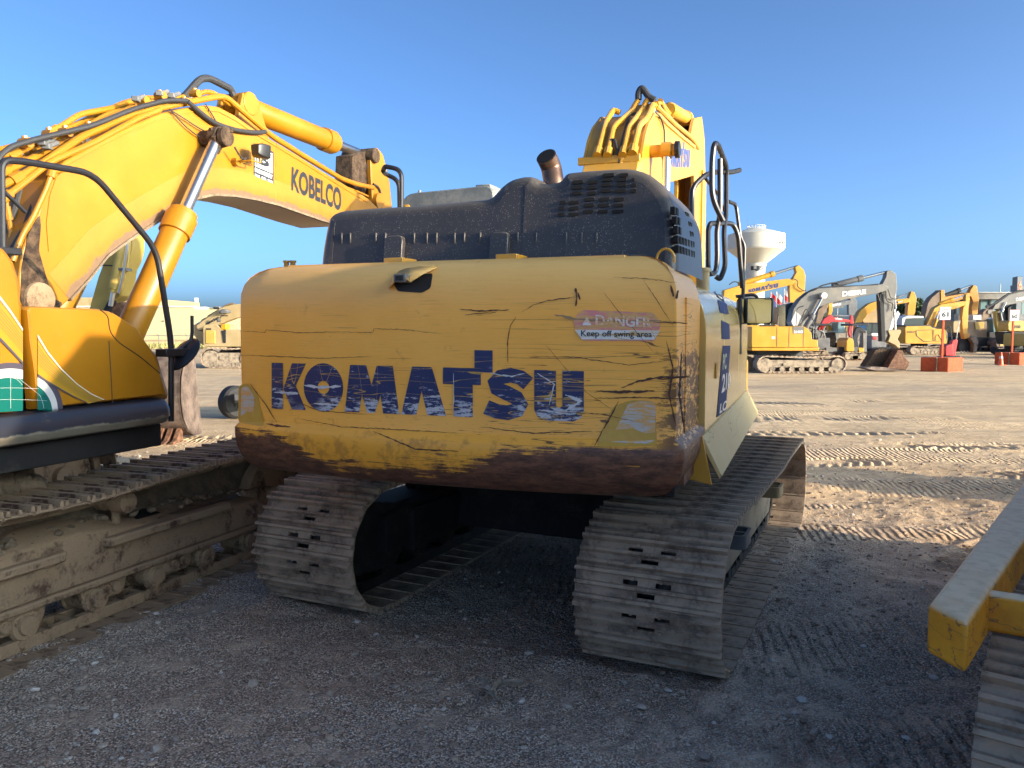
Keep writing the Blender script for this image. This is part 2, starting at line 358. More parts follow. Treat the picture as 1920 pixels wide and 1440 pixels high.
def hood_mat():
    t = NT('dusty_black_hood'); sp = t.voro(95); sp2 = t.noise(160, 2); n = t.noise(2.2, 4)
    z = t.sep()[2]; up = t.sep(t.t.nodes.new('ShaderNodeNewGeometry').outputs['Normal'])[2]
    m = t.math('MULTIPLY', t.step(sp, .26, .14), t.step(t.noise(30, 2), .40, .52))
    m = t.math('MULTIPLY', m, t.step(n, .25, .6, .45, 1.))
    c = t.mix(t.math('MULTIPLY', t.step(n, .3, .7), .5), (.034, .031, .031), (.058, .052, .050))
    c = t.mix(t.math('MULTIPLY', t.step(up, .2, .9), .55), c, (.16, .14, .11)); c = t.mix(t.math('MULTIPLY', m, t.step(n, .3, .65, .25, 1.)), c, (.30, .27, .23))
    return t.fin(c, t.math('ADD', .42, t.math('MULTIPLY', m, .4)), 0, t.bump(t.math('ADD', t.noise(1.5, 2), t.math('MULTIPLY', sp2, .05)), .25, .03), .1)
def ground_mat():
    t = NT('dirt_and_gravel'); x, y, z = t.sep()
    n1 = t.noise(.55, 4, .6); n2 = t.noise(3.2, 6, .68); n3 = t.noise(28, 5, .7)
    st = t.noise(1.1, 5, .65, t.map((.22, 1.3, 1), (0, 0, .06)))
    grav = t.math('ADD', t.math('MULTIPLY', t.math('ADD', x, t.math('MULTIPLY', y, -.55)), -.55), t.math('MULTIPLY', n1, 1.6))     # grey stone spread towards the near left
    near = t.step(y, 9, 5); g = t.math('MULTIPLY', t.step(grav, .2, 2.1), t.step(y, 9.5, 6.5))
    g2 = t.math('MULTIPLY', t.math('MULTIPLY', t.step(x, .9, 1.7), t.step(y, 6.5, 5)), t.step(n1, .38, .55)); g = t.math('MAXIMUM', g, t.math('MULTIPLY', g2, .8))
    sand = t.mix(t.step(n2, .3, .7), (.50, .355, .205), (.66, .49, .30)); sand = t.mix(t.math('MULTIPLY', t.step(st, .44, .60), .7), sand, (.40, .29, .175))
    sand = t.mix(t.math('MULTIPLY', t.step(n3, .45, .7), .35), sand, (.66, .52, .35))
    dirt = t.mix(t.step(n2, .35, .65), (.36, .245, .165), (.78, .585, .41)); pt = t.math('MULTIPLY', t.step(t.noise(.16, 5, .6, t.map((.5, 1.4, 1))), .48, .62), .55); sand = t.mix(pt, sand, (.37, .285, .20)); sand = t.mix(near, sand, dirt)
    v = t.voro(95, out=1); vv = t.sep(v)[0]; ed = t.voro(95)
    gc = t.mix(vv, (.36, .285, .22), (.92, .75, .58)); gc = t.mix(t.step(vv, .86, .93), gc, (.85, .80, .70)); gc = t.mix(t.step(ed, .35, .7), gc, (.20, .16, .125))
    gc = t.mix(t.math('MULTIPLY', t.step(n2, .50, .68), .75), gc, (.60, .47, .35))
    c = t.mix(g, sand, gc)
    fl = t.math('MULTIPLY', t.step(t.voro(21), .16, .11), t.step(t.noise(7, 2), .5, .62)); c = t.mix(t.math('MULTIPLY', fl, .7), c, (.52, .48, .42))
    # sprocket and tyre tread prints pressed in the loose dirt
    wv = t.wave(1.6, 3.2, t.map((3, .9, 1), (0, 0, .5))); pm = t.step(t.noise(.7, 2, .5, t.map((.35, 1.1, 1), loc=(3, 5, 0))), .53, .60)
    h = t.math('ADD', t.math('MULTIPLY', t.math('MULTIPLY', wv, pm), .55), t.math('ADD', t.math('MULTIPLY', n2, .9), t.math('MULTIPLY', n3, .28)))
    h = t.math('ADD', h, t.math('MULTIPLY', st, .8))
    far = t.bump(h, .9, .05)
    gh = t.math('ADD', t.math('SUBTRACT', 1.0, ed), t.math('MULTIPLY', t.voro(34), -1.4)); nb = t.bump(t.math('MULTIPLY', gh, t.math('ADD', .15, g)), .75, .012, far)
    return t.fin(c, .95, 0, nb, spec=.15)
M.update(cw=cw_paint(), cwl=cw_letter('scratched_navy_decal', (.010, .022, .095)), hood=hood_mat(), ground=ground_mat(),
         dred=cw_letter('faded_red_decal', (.66, .22, .20), False, 1), dwhite=cw_letter('scuffed_white_decal', (.66, .64, .60), False), dpale=cw_letter('rubbed_white_letters', (.70, .62, .60), False, 1), dblack=cw_letter('black_decal', (.02, .02, .02), False),
         silver=cw_letter('scuffed_reflector', (.50, .48, .44), False, 1))
def edge_dirt(name, base, mud=(.13, .075, .04)):
    t = NT(name); at = t.t.nodes.new('ShaderNodeAttribute'); at.attribute_name = 'reach'; d = at.outputs['Fac']; n = t.noise(4, 6, .7); f = t.noise(25, 4, .7)
    v = t.math('SUBTRACT', t.math('ADD', t.math('MULTIPLY', n, .75), t.math('MULTIPLY', f, .25)), t.math('MULTIPLY', d, 1.25))
    n1 = t.noise(1.7, 4); bs = t.mix(.06, t.mix(t.step(n1, .3, .7), tuple(x * .88 for x in base), tuple(x * 1.08 for x in base)), (.36, .27, .17))
    c = t.mix(t.math('MULTIPLY', t.step(v, -.35, .18), .7), bs, (.36, .13, .006)); c = t.mix(t.step(v, .18, .26), c, t.mix(f, mud, (.22, .135, .07)))
    return t.fin(c, .6, 0, t.bump(f, .3, .01))
def strip(name, mat, rows, par, off=None):
    """rows: list of point lists from the dirty edge inwards"""
    m = MB(); m.loft(rows, closed=False, caps=False); o = m.build(name, mat, par, norm=False); at = o.data.attributes.new('reach', 'FLOAT', 'POINT')
    n = len(rows[0]); at.data.foreach_set('value', [i / (len(rows) - 1) for i in range(len(rows)) for _ in range(n)]); return o
def decal(name, c, r=.35, metal=0): return plain(name, c, r, metal, .05, 5, 0, .2 if r < .5 else 0)
M.update(teal=decal('teal_decal', (.0, .12, .10)), ring=decal('silver_ring_decal', (.55, .55, .54)), ringd=decal('dark_ring_decal', (.07, .065, .09)),
         golden=decal('gold_hatch_decal', (.42, .24, .02)), goldl=decal('bronze_line_decal', (.26, .17, .05)), silv=decal('silver_line_decal', (.62, .60, .52)), blue=decal('blue_side_decal', (.022, .035, .115), .75),
         paleg=decal('pale_green_decal', (.45, .55, .35)), wht=decal('white_decal', (.78, .78, .76)))
# ---------------------------------------------------------------- crawler tracks
PITCH = .19
def track_path(T, R, H=None, sag=.0, ds=.02):
    H = H or 2 * R; P = []
    def arc(cy, cz, a0, a1, k=40):
        for i in range(k): a = rad(a0 + (a1 - a0) * i / k); P.append((cy + R * math.cos(a), cz + R * math.sin(a)))
    for i in range(80): P.append((-T + 2 * T * i / 80, 0))
    arc(T, R, -90, 90)
    for i in range(80): u = i / 80; P.append((T - 2 * T * u, H - sag * math.sin(math.pi * u) ** 2 * (1 + .25 * math.sin(u * 19))))
    arc(-T, R, 90, 270)
    return P
def along(P, step_, n=None, ph=0):
    P = [Vector(p) for p in P]; P.append(P[0]); L = [0]
    for a, b in zip(P, P[1:]): L.append(L[-1] + (b - a).length)
    tot = L[-1]; n = n or int(round(tot / step_)); out = []
    def at(s):
        s %= tot; i = int(np.searchsorted(L, s, side='right')) - 1; i = min(i, len(P) - 2); return P[i].lerp(P[i + 1], (s - L[i]) / max(1e-9, L[i + 1] - L[i]))
    for i in range(n):
        s = (i + ph) * tot / n; a, b = at(s - tot / n / 2), at(s + tot / n / 2); t = (b - a).normalized(); out.append((a.lerp(b, .5), t))
    return out
def shoe_mesh(w, p=PITCH):
    m = MB(); h = w / 2; g = .009
    # plate with its bolt and mud openings (a grid of slabs leaving four gaps)
    xs = [-h, -.135, -.050, .050, .135, h]; ys = [-p / 2 + .004, -.046, -.018, .018, .044, p / 2 + .006]
    gaps = {(1, 1), (3, 1), (2, 3)}
    for i in range(5):
        for j in range(5):
            if (i, j) in gaps: continue
            m.box(xs[i], xs[i + 1], ys[j], ys[j + 1], -g, g * .5)
    for y0, hh in ((-p / 2 + .016, .040), (-.003, .030), (p / 2 - .024, .034)):
        m.prism([(y0 - .016, 0), (y0 + .016, 0), (y0 + .009, hh), (y0 - .009, hh)], -h, h)
    m.box(-h, h, p / 2 - .004, p / 2 + .018, -.016, -.008)
    for sx in (-.08, .08):
        for sy in (-.055, .048): m.cyl((sx, sy, 0), (sx, sy, .014), .013, n=6)
    return m.mesh('track_shoe', 30)
def add_track(root, cx, w, T, R, side, mats, sag=.02, H=None, lean=0, ph=0, steps=True, frame=True, name='track', label=None, only=None):
    """one crawler: chain mesh (part) > shoes (sub-parts); frame, rollers, idler, sprocket as parts"""
    P = track_path(T, R, H, sag); pts = along(P, PITCH, ph=ph)
    m = MB()
    for (p, t) in pts:      # two rows of links inside the shoes
        nrm = Vector((t.y, -t.x))          # outward for this winding
        for sx in (-.085, .085):
            c = p - nrm * .06; a = c - t * .11; b = c + t * .11; q = nrm * .045
            poly = [(a - q * .7), (b - q * .7), (b + q), (a + q)]
            m.loft([[(cx + sx - .022, v.x, v.y) for v in poly], [(cx + sx + .022, v.x, v.y) for v in poly]])
        m.cyl((cx - .11, (p - nrm * .06 + t * .095).x, (p - nrm * .06 + t * .095).y), (cx + .11, (p - nrm * .06 + t * .095).x, (p - nrm * .06 + t * .095).y), .026, n=8)
    tr = m.build(name, mats['chain'], root, label=label)
    me = shoe_mesh(w); me.materials.append(mats['shoe'])
    for i, (p, t) in enumerate(pts):
        if only and not only(p, t): continue
        nrm = Vector((t.y, -t.x)); p = p - nrm * .0
        o = bpy.data.objects.new('track_shoe', me); col.objects.link(o); o.parent = tr
        X = Vector((1, 0, 0)); Y = Vector((0, t.x, t.y)); Z = Vector((0, nrm.x, nrm.y))
        if X.cross(Y).dot(Z) < 0: X = -X
        jit = (random.random() - .5) * .02
        mt = Matrix((X, Y, Z)).transposed().to_4x4(); mt.translation = Vector((cx, p.x, p.y))
        o.matrix_local = mt @ Matrix.Rotation(jit, 4, 'X')
    R2 = R - .06
    # idler and sprocket
    s = MB(); s.lathe((cx - .055, T, R), (1, 0, 0), [(0, R2 - .10), (0, R2 - .05), (.02, R2 - .03), (.09, R2 - .03), (.11, R2 - .05), (.11, R2 - .10)], 32); s.lathe((cx - .12, T, R), (1, 0, 0), [(0, 0), (0, .10), (.24, .10), (.24, 0)], 16)
    s.build('idler_wheel', mats['frame'], root)
    s = MB(); s.lathe((cx - .05, -T, R), (1, 0, 0), [(0, 0), (0, R2 - .06), (.1, R2 - .06), (.1, 0)], 32); s.lathe((cx + side * .05, -T, R), (side, 0, 0), [(0, .22), (.10, .21), (.14, .17), (.16, 0)], 24)
    for k in range(21):
        a = k * math.tau / 21; d = Vector((math.cos(a), math.sin(a))); c = d * (R2 - .04); e = Vector((-d.y, d.x)) * .026
        s.loft([[(cx - .04, -T + q.x, R + q.y) for q in (c - e, c + e, c + d * .035)], [(cx + .04, -T + q.x, R + q.y) for q in (c - e, c + e, c + d * .035)]])
    for k in range(12):
        a = k * math.tau / 12; s.cyl((cx + side * .15, -T + .15 * math.cos(a), R + .15 * math.sin(a)), (cx + side * .172, -T + .15 * math.cos(a), R + .15 * math.sin(a)), .014, n=6)
    s.build('drive_sprocket', mats['frame'], root)
    for k in range(7 if T < 1.9 else 9):
        nn = 7 if T < 1.9 else 9; y = -T + .42 + (2 * T - .84) * k / (nn - 1)
        s = MB(); s.lathe((cx - .14, y, .17), (1, 0, 0), [(0, 0), (0, .055), (.02, .06), (.022, .09), (.05, .10), (.06, .085), (.22, .085), (.23, .10), (.258, .09), (.26, .06), (.28, .055), (.28, 0)], 16); s.build('bottom_roller', mats['frame'], root)
    for y in (-.75, .75):
        s = MB(); s.lathe((cx - .09, y, (H or 2 * R) - .17), (1, 0, 0), [(0, 0), (0, .07), (.05, .07), (.055, .05), (.13, .05), (.135, .075), (.21, .075), (.25, .07), (.255, 0)], 20); s.cyl((cx + .04, y, (H or 2 * R) - .17), (cx + .04, y, .5), .03); s.build('top_roller', mats['frame'], root)
    return tr
def rod(root, a, b, f, r, mats, rr=None, name='cylinder', cap=True, eye=0.0, clev=True):
    """hydraulic cylinder from a (barrel end) to b (rod end): barrel part with its rod as sub-part"""
    a, b = Vector(a), Vector(b); d = b - a; L = d.length; u = d / L; c = a + d * f
    m = MB(); m.lathe(a, u, [(0, 0), (0, r * .85), (.03, r), (L * f - .24, r), (L * f - .235, r * 1.16), (L * f - .06, r * 1.18), (L * f - .05, r * 1.05), (L * f, r * 1.02), (L * f, 0)], 24)
    o = m.build(name, mats[0], root, bev=0)
    m = MB(); m.cyl(c - u * .05, b, rr or r * .5, n=20); m.build('rod', M['chrome'], o)
    return o
# ================================================================ the scraped excavator in the middle
HF = Frame(.48, 6.75, rad(20.3))
hero = HF.empty('excavator'); TYAW = rad(5.2)
tag(hero, 'large yellow excavator in the middle seen from behind with scraped rusty counterweight', 'excavator')
def cwy(x): return -2.76 + .14 * (x / 1.34) ** 2
def unc(px, py, f=lambda x, z: cwy(x), F=None, it=6):
    F = F or HF; y = f(0, 2)
    for _ in range(it): p = F.un(px, py, 1, y); y = f(p[0], p[2])
    return (p[0], y, p[2])
pl = [(1.34, -1.75)] + [(1.34, -2.0), (1.34, -2.3)]
cor = fillet([(1.34, -2.3, 0), (1.34, -2.62, 0), (1.12, cwy(1.12), 0)], .055, 8)
pl = [(1.34, -1.75), (1.34, -2.0)] + [(p.x, p.y) for p in cor] + [(x, cwy(x)) for x in np.linspace(1.0, -1.0, 21)]
cor = fillet([(-1.12, cwy(1.12), 0), (-1.34, -2.62, 0), (-1.34, -2.3, 0)], .08, 8)
pl += [(p.x, p.y) for p in cor] + [(-1.34, -2.0), (-1.34, -1.75)]
nr = []
for i in range(len(pl)):
    a = Vector(pl[max(0, i - 1)]); b = Vector(pl[min(len(pl) - 1, i + 1)]); d = (b - a).normalized(); nr.append((-d.y, d.x))
nr = [(n[0], n[1]) if n[0] * p[0] + n[1] * (p[1] + 1) > 0 else (-n[0], -n[1]) for n, p in zip(nr, pl)]
prof = [(1.085, .42), (1.085, .17), (1.10, .12), (1.13, .075), (1.18, .035), (1.24, .010), (1.30, 0), (1.350, 0), (1.358, .003), (1.394, .042), (1.402, .045), (1.60, .045), (1.80, .045), (1.95, .046), (2.05, .049), (2.12, .052), (2.17, .072), (2.21, .102), (2.24, .14), (2.26, .185), (2.272, .24), (2.279, .34)]
prof = [(z if z < 1.95 else 1.95 + (z - 1.95) * 1.115, d) for z, d in prof]
m = MB()
def cring(z, d):
    out = []
    for p, n in zip(pl, nr):
        x = max(-1.34 + d, min(1.34 - d, p[0] - n[0] * d)); y = p[1] - n[1] * d; out.append((x, max(y, cwy(x) + d), z))
    return out
m.loft([cring(z, d) for z, d in prof], closed=False)
m.box(-1.30, 1.30, -2.3, -1.76, 1.12, 2.1); m.box(-1.01, 1.01, -2.48, -1.76, 2.15, 2.312)
CWO = m.build('counterweight', M['cw'], hero, ang=50)
def zin(z):
    for (z0, d0), (z1, d1) in zip(prof[1:], prof[2:]):
        if z0 <= z <= z1: return d0 + (d1 - d0) * (z - z0) / max(1e-6, z1 - z0)
    return 0
cws = lambda x, z: cwy(x) + zin(z)
def hitcw(px, py):
    lo, hi = -2.95, -2.05; N = 60; a = lo
    for i in range(1, N + 1):
        y = lo + (hi - lo) * i / N; p = HF.un(px, py, 1, y)
        if y >= cws(p[0], min(p[2], 2.3175)): break
        a = y
    b = y
    for _ in range(14):
        m_ = (a + b) / 2; p = HF.un(px, py, 1, m_)
        if m_ >= cws(p[0], min(p[2], 2.3175)): b = m_
        else: a = m_
    return HF.un(px, py, 1, b)
def cwq(px0, py0, px1, py1, px2, py2, px3, py3, off=.003):
    """px corners: bottom-left, bottom-right, top-right, top-left, laid on the counterweight's rear surface"""
    def fn(u, v):
        px = px0 * (1 - u) * (1 - v) + px1 * u * (1 - v) + px2 * u * v + px3 * (1 - u) * v
        py = py0 * (1 - u) * (1 - v) + py1 * u * (1 - v) + py2 * u * v + py3 * (1 - u) * v
        p = hitcw(px, py); return (p[0], p[1] - off, p[2])
    return fn
onto(WM, cwq(510, 766, 1095, 791, 1095, 696, 510, 680), 'lettering', M['cwl'], CWO, 2)
def cwpoly(pts, name, mat, off, par=None, r=0, label=None):
    from mathutils.geometry import tessellate_polygon as tp
    if r: pts = rpoly(pts, r)
    lo = (min(p[0] for p in pts), min(p[1] for p in pts)); hi = (max(p[0] for p in pts), max(p[1] for p in pts))
    v = [((p[0] - lo[0]) / (hi[0] - lo[0]), (p[1] - lo[1]) / (hi[1] - lo[1])) for p in pts]; f = tp([[Vector((a, b, 0)) for a, b in v]])
    fn = cwq(lo[0], lo[1], hi[0], lo[1], hi[0], hi[1], lo[0], hi[1], off)
    return onto((v, f), fn, name, mat, par or CWO, 1, label)
st_ = cwpoly([(1074, 601), (1090, 581), (1225, 586), (1240, 606), (1228, 640), (1090, 639)], 'warning_sticker', M['dred'], .003, r=6, label='worn red and white danger sticker')
cwpoly([(1078, 618), (1238, 620), (1227, 637), (1091, 636)], 'message_panel', M['dwhite'], .0045, st_)
onto(glyphs('DANGER', .03), cwq(1117, 611, 1222, 614, 1222, 594, 1117, 590, .005), 'warning_word', M['dpale'], st_, 1)
cwpoly([(1092, 610), (1110, 611), (1101, 592)], 'warning_triangle', M['dpale'], .005, st_)
onto(glyphs('Keep off swing area', .012), cwq(1090, 634, 1223, 636, 1223, 621, 1090, 619, .006), 'message_words', M['letter'], st_, 1)
# lamp recesses at both lower corners as flat darker yellow patches, each with a scuffed reflector plate
t_ = NT('darker_recess_yellow'); rec = t_.fin(t_.mix(t_.noise(30, 5, .7), (.45, .25, .03), (.60, .36, .06)), .5)
cwpoly([(1117, 838), (1150, 762), (1182, 750), (1228, 752), (1232, 836)], 'corner_recess', rec, .0025, r=10)
cwpoly([(1143, 828), (1178, 757), (1198, 752), (1229, 753), (1229, 826), (1212, 832)], 'reflector', M['silver'], .004, r=7)
cwpoly([(447, 792), (448, 722), (466, 718), (484, 740), (496, 800)], 'corner_recess', rec, .0025, r=8)
cwpoly([(452, 786), (453, 726), (466, 724), (478, 745), (476, 788)], 'reflector', M['silver'], .004, r=6)
# deep gouges through the paint, each its own ragged line
def gouges(lst, mat, name, seed):
    rs_ = random.Random(seed); m = MB()
    for pts, w0 in lst:
        L_ = []
        for (x0_, y0_), (x1_, y1_) in zip(pts, pts[1:]):
            n_ = max(2, int(math.hypot(x1_ - x0_, y1_ - y0_) / 5))
            L_ += [(x0_ + (x1_ - x0_) * i / n_ + rs_.uniform(-.4, .4), y0_ + (y1_ - y0_) * i / n_ + rs_.uniform(-.7, .7)) for i in range(n_)]
        L_.append(pts[-1]); N_ = len(L_); rows = []
        for i, (x_, y_) in enumerate(L_):
            a_, b_ = L_[max(0, i - 1)], L_[min(N_ - 1, i + 1)]; d_ = Vector((b_[0] - a_[0], b_[1] - a_[1])).normalized(); w_ = w0 * (math.sin(math.pi * (i + .4) / (N_ + .2)) ** .5) * rs_.uniform(.35, 1.2) / 2
            r_ = []
            for s_ in (-1, 1): p = hitcw(x_ - d_.y * w_ * s_, y_ + d_.x * w_ * s_); r_.append((p[0], p[1] - .0045, p[2]))
            rows.append(r_)
        m.loft(rows, closed=False, caps=False)
    return m.build(name, mat, CWO, norm=False)
gouges([([(1118, 733), (1160, 735), (1228, 733)], 5), ([(1165, 727), (1200, 714), (1240, 707), (1290, 706)], 5), ([(1236, 712), (1292, 706)], 4), ([(862, 580), (905, 583), (955, 581)], 3), ([(872, 590), (930, 586)], 2), ([(980, 585), (1000, 572), (1030, 563), (1078, 557)], 2),
        ([(1115, 836), (1128, 812), (1150, 772), (1160, 752)], 3.5), ([(953, 680), (952, 640), (957, 612), (968, 594)], 2.2), ([(1130, 545), (1165, 590), (1200, 630), (1225, 660)], 1.2), ([(1022, 644), (1060, 690), (1100, 735), (1150, 770)], 1.2), ([(1205, 522), (1230, 560), (1262, 610)], 1.2),
        ([(1117, 747), (1200, 745), (1290, 748)], 2.5), ([(1225, 604), (1290, 606)], 2.5), ([(1080, 540), (1082, 560), (1080, 574)], 6), ([(1084, 548), (1088, 562)], 4), ([(1258, 535), (1263, 556)], 5), ([(1272, 545), (1268, 560)], 5), ([(1045, 772), (1130, 776), (1190, 790)], 1.5), ([(990, 668), (1080, 670), (1180, 684), (1250, 676)], 1.5),
        ([(445, 666), (520, 668), (600, 672), (700, 668)], 1.3), ([(560, 784), (640, 800), (760, 806), (860, 812)], 1.6), ([(700, 808), (780, 842), (860, 846)], 3), ([(500, 795), (545, 800)], 5), ([(470, 720), (500, 760), (520, 792)], 1.6), ([(520, 740), (600, 770), (700, 778)], 1.4), ([(900, 800), (1000, 812), (1110, 808)], 2),
        ([(1150, 520), (1210, 522), (1270, 530)], 1.4), ([(1250, 640), (1262, 690), (1255, 740), (1268, 800)], 4), ([(1278, 660), (1274, 740), (1284, 810)], 5), ([(640, 622), (700, 624), (702, 616), (760, 618), (830, 626)], 1.2), ([(450, 620), (498, 624), (500, 618), (560, 624), (640, 622)], 1.2)], plain('bare_rusty_gouge', (.085, .036, .018), .7, 0, .5, 60, .1), 'gouge_marks', 3)
gouges([([(1062, 597), (1110, 600), (1165, 602), (1240, 601)], 5), ([(1040, 590), (1075, 596)], 4)], plain('grey_scrape', (.30, .20, .10), .8, 0, .4, 40, .1), 'scrape_marks', 5)
gouges([([(850, 770), (852, 745), (851, 700)], 1.5), ([(920, 700), (960, 706), (985, 700)], 3), ([(1008, 700), (1040, 720), (1030, 760)], 3), ([(1060, 740), (1090, 752), (1060, 770)], 6), ([(1010, 768), (1060, 775)], 4), ([(570, 722), (600, 726), (640, 724)], 6), ([(515, 735), (560, 738)], 6), ([(590, 756), (635, 760)], 4)], plain('white_scrape', (.55, .55, .56), .7, 0, .3, 40, .1), 'scrape_marks', 8)
# rear camera under its bent cover, set in the top edge
def cs(px, py, off=0.0):
    p = hitcw(px, py); return Vector((p[0], p[1] - off, p[2] + off * .3))
m = MB()
A = [cs(731, 540, .012), cs(740, 522, .02), cs(752, 510, .02), cs(768, 504, .015), (cs(790, 501, .01)), cs(812, 499, .006)]
B = [cs(734, 544, .03), cs(750, 531, .055), cs(770, 529, .075), cs(783, 538, .08), cs(799, 522, .06), cs(820, 502, .012)]
Bi = [p + Vector((0, .02, .008)) for p in B]
m.loft([A, B], closed=False); m.loft([B, Bi], closed=False)
A2 = [cs(729, 541), cs(735, 530), cs(745, 515), cs(760, 503), cs(785, 499), cs(815, 497)]; m.loft([A, A2], closed=False)
cov = m.build('camera_cover', M['cw'], hero, norm=True, ang=60)
so_ = cov.modifiers.new('thick', 'SOLIDIFY'); so_.thickness = .006
cwpoly([(736, 528), (752, 518), (812, 512), (808, 540), (792, 549), (746, 546)], 'pocket_shade', M['dark'], .003, hero, r=5)  # flat dark patch painted for the shade under the cover
c0 = cs(764, 531, .07); m = MB(); m.box(c0.x - .035, c0.x + .035, c0.y - .02, c0.y + .06, c0.z - .02, c0.z + .022); m.build('rear_camera', M['grey'], hero, .004)
m = MB(); m.box(c0.x - .022, c0.x + .022, c0.y - .023, c0.y - .02, c0.z - .012, c0.z + .014); m.build('camera_lens', M['dark'], hero)
# lifting eye and lugs on the top edge
e = Vector((1.20, -2.38, 2.29)); m = MB(); m.tube([e + Vector((.045 * math.cos(a), 0, .055 * math.sin(a))) for a in np.linspace(-.3, math.pi + .3, 14)], .007); m.build('lifting_eye', M['yel'], hero)
for px in (736, 940): p = cs(px, 489); m = MB(); m.box(p.x - .06, p.x + .06, -2.50, -2.30, 2.29, 2.335); m.build('hinge_bracket', M['yel'], hero, .004)
for px, hh in ((537, .06), (549, .05)): m = MB(); p = HF.un(px, 492, 1, -1.9); m.cyl((p[0], p[1], 2.0), (p[0], p[1], p[2] + .0), .018); m.cyl((p[0], p[1], p[2]), (p[0], p[1], p[2] + .012), .024); m.build('filler_cap', M['yel'], hero)
# ---- engine hood
def hy(x, z): return -2.34 + .16 * (z - 2.28)
sil = [(606, 486), (608, 470), (617, 420), (623, 404), (640, 396), (700, 391), (825, 383), (885, 377), (922, 374), (940, 352), (958, 338), (985, 331), (1004, 332), (1010, 345), (1030, 345), (1053, 341), (1062, 325), (1100, 321), (1180, 316), (1212, 323), (1236, 340), (1254, 362), (1268, 392), (1272, 430), (1273, 486)]
S3 = [unc(px, py, lambda x, z: hy(x, z) + .05) for px, py in sil]; S2 = [(p[0], p[2]) for p in S3]
S2[0] = (S2[0][0], 2.24); S2[-1] = (S2[-1][0], 2.24)
Sf = fillet([(a, b, 0) for a, b in S2], .05, 3); S2 = [(p.x, p.y) for p in Sf]
nn = []
for i in range(len(S2)):
    a = Vector(S2[max(0, i - 1)]); b = Vector(S2[min(len(S2) - 1, i + 1)]); d = (b - a).normalized(); nn.append((-d.y, d.x))
rings = []
for off, ins in ((0.0, .062), (.008, .036), (.024, .014), (.048, .002), (.07, 0), (.20, -.003), (.35, -.004), (.8, -.006), (1.0, -.006)):
    r = []
    for (x, z), n in zip(S2, nn): xx, zz = x - n[0] * ins, max(2.235, z - n[1] * ins); r.append((xx, hy(xx, z) + off - (.0 if off < .3 else .16 * (z - 2.28) * min(1, off)), zz))
    rings.append(r)
m = MB(); m.loft(rings, closed=False)
b = len(m.v)
cl = rings[0]; m.add(cl + [(p[0], hy(p[0], 2.235), 2.235) for p in cl], [(i, i + 1, len(cl) + i + 1, len(cl) + i) for i in range(len(cl) - 1)])
HOOD = m.build('engine_hood', M['hood'], hero, ang=40)
# moulded bumps in a row low on the hood
m = MB()
for px in (640, 656, 704, 722, 776, 800, 818, 852, 870, 900, 970, 1005, 1061, 1090, 1118):
    p = unc(px, 446, hy); m.box(p[0] - .006, p[0] + .006, p[1] - .003, p[1] + .02, p[2] - .035, p[2] + .03)
m.box(S2[0][0] + .16, S2[-1][0] - .16, hy(0, 2.31) - .007, hy(0, 2.31) + .02, 2.285, 2.325)
m.build('moulded_ribs', M['hood'], HOOD, .004)
slots = []
for y_, xs in ((178, ((1375, 1430), (1452, 1500))), (200, ((1370, 1420), (1440, 1492), (1515, 1532))), (212, ((1230, 1280), (1300, 1350))), (238, ((1228, 1275), (1298, 1345))), (226, ((1368, 1418), (1438, 1490), (1512, 1538))),
               (266, ((1225, 1272), (1298, 1342))), (254, ((1362, 1415), (1432, 1488), (1508, 1540))), (296, ((1285, 1335), (1355, 1408), (1428, 1480))), (311, ((1165, 1195), (1210, 1258))),
               (325, ((1282, 1332), (1350, 1405), (1425, 1477))), (340, ((1160, 1190), (1210, 1258))), (355, ((1278, 1330), (1350, 1400), (1420, 1475))), (369, ((1158, 1188), (1208, 1258)))):
    for a, b in xs: slots.append((600 + a / 2.595, 600 + b / 2.595, 260 + y_ / 2.595))
m = MB()
for a, b, y_ in slots:
    p, q = unc(a, y_, hy), unc(b, y_, hy); zz = p[2]; oy = .0
    m.loft([[(x, hy(x, z) - .0008, z) for x, z in rpoly([(p[0], zz - .009), (q[0], zz - .009), (q[0], zz + .009), (p[0], zz + .009)], .008, 2)], [(x, hy(x, z) + .03, z) for x, z in rpoly([(p[0], zz - .009), (q[0], zz - .009), (q[0], zz + .009), (p[0], zz + .009)], .008, 2)]])
m.build('vent_slots', M['dark_fill'], HOOD)  # flat dark inserts, no openings: the slots' inner shade is in the colour
HX = max(p[0] for p in S2) + .004
m = MB()
for ci, px in enumerate((1274, 1279, 1284, 1289, 1294, 1299, 1303)):
    for ri, py in enumerate((395, 413, 431, 449, 467)):
        if ri < 3 and ci in (2, 3, 4): continue
        p = HF.un(px, py + (px - 1274) * .35, 0, HX); rx_ = [q for q in reversed(S2) if q[0] > .9]; hx = float(np.interp(p[2], [q[1] for q in rx_], [q[0] for q in rx_])) + .004
        m.box(hx - .02, hx + .002, p[1] - .030, p[1] + .030, p[2] - .018, p[2] + .018)
m.build('side_vent_slots', M['dark_fill'], HOOD)  # solid dark blocks; the shade inside the side vents is their colour
for px, pt in ((740, 443), (937, 436)):
    a = unc(px - 17, 489, hy); b = unc(px + 17, 489, hy); c = unc(px, pt, hy)
    m = MB(); x0, x1 = a[0], b[0]
    pp = rpoly([(x0, 2.29), (x1, 2.29), (x1, c[2]), (x0, c[2])], [0, 0, .035, .035], 5)
    m.loft([[(x, hy(x, z) - .034, z) for x, z in pp], [(x, hy(x, z) + .02, z) for x, z in pp]]); m.build('hood_hinge', M['hood'], HOOD, .005)
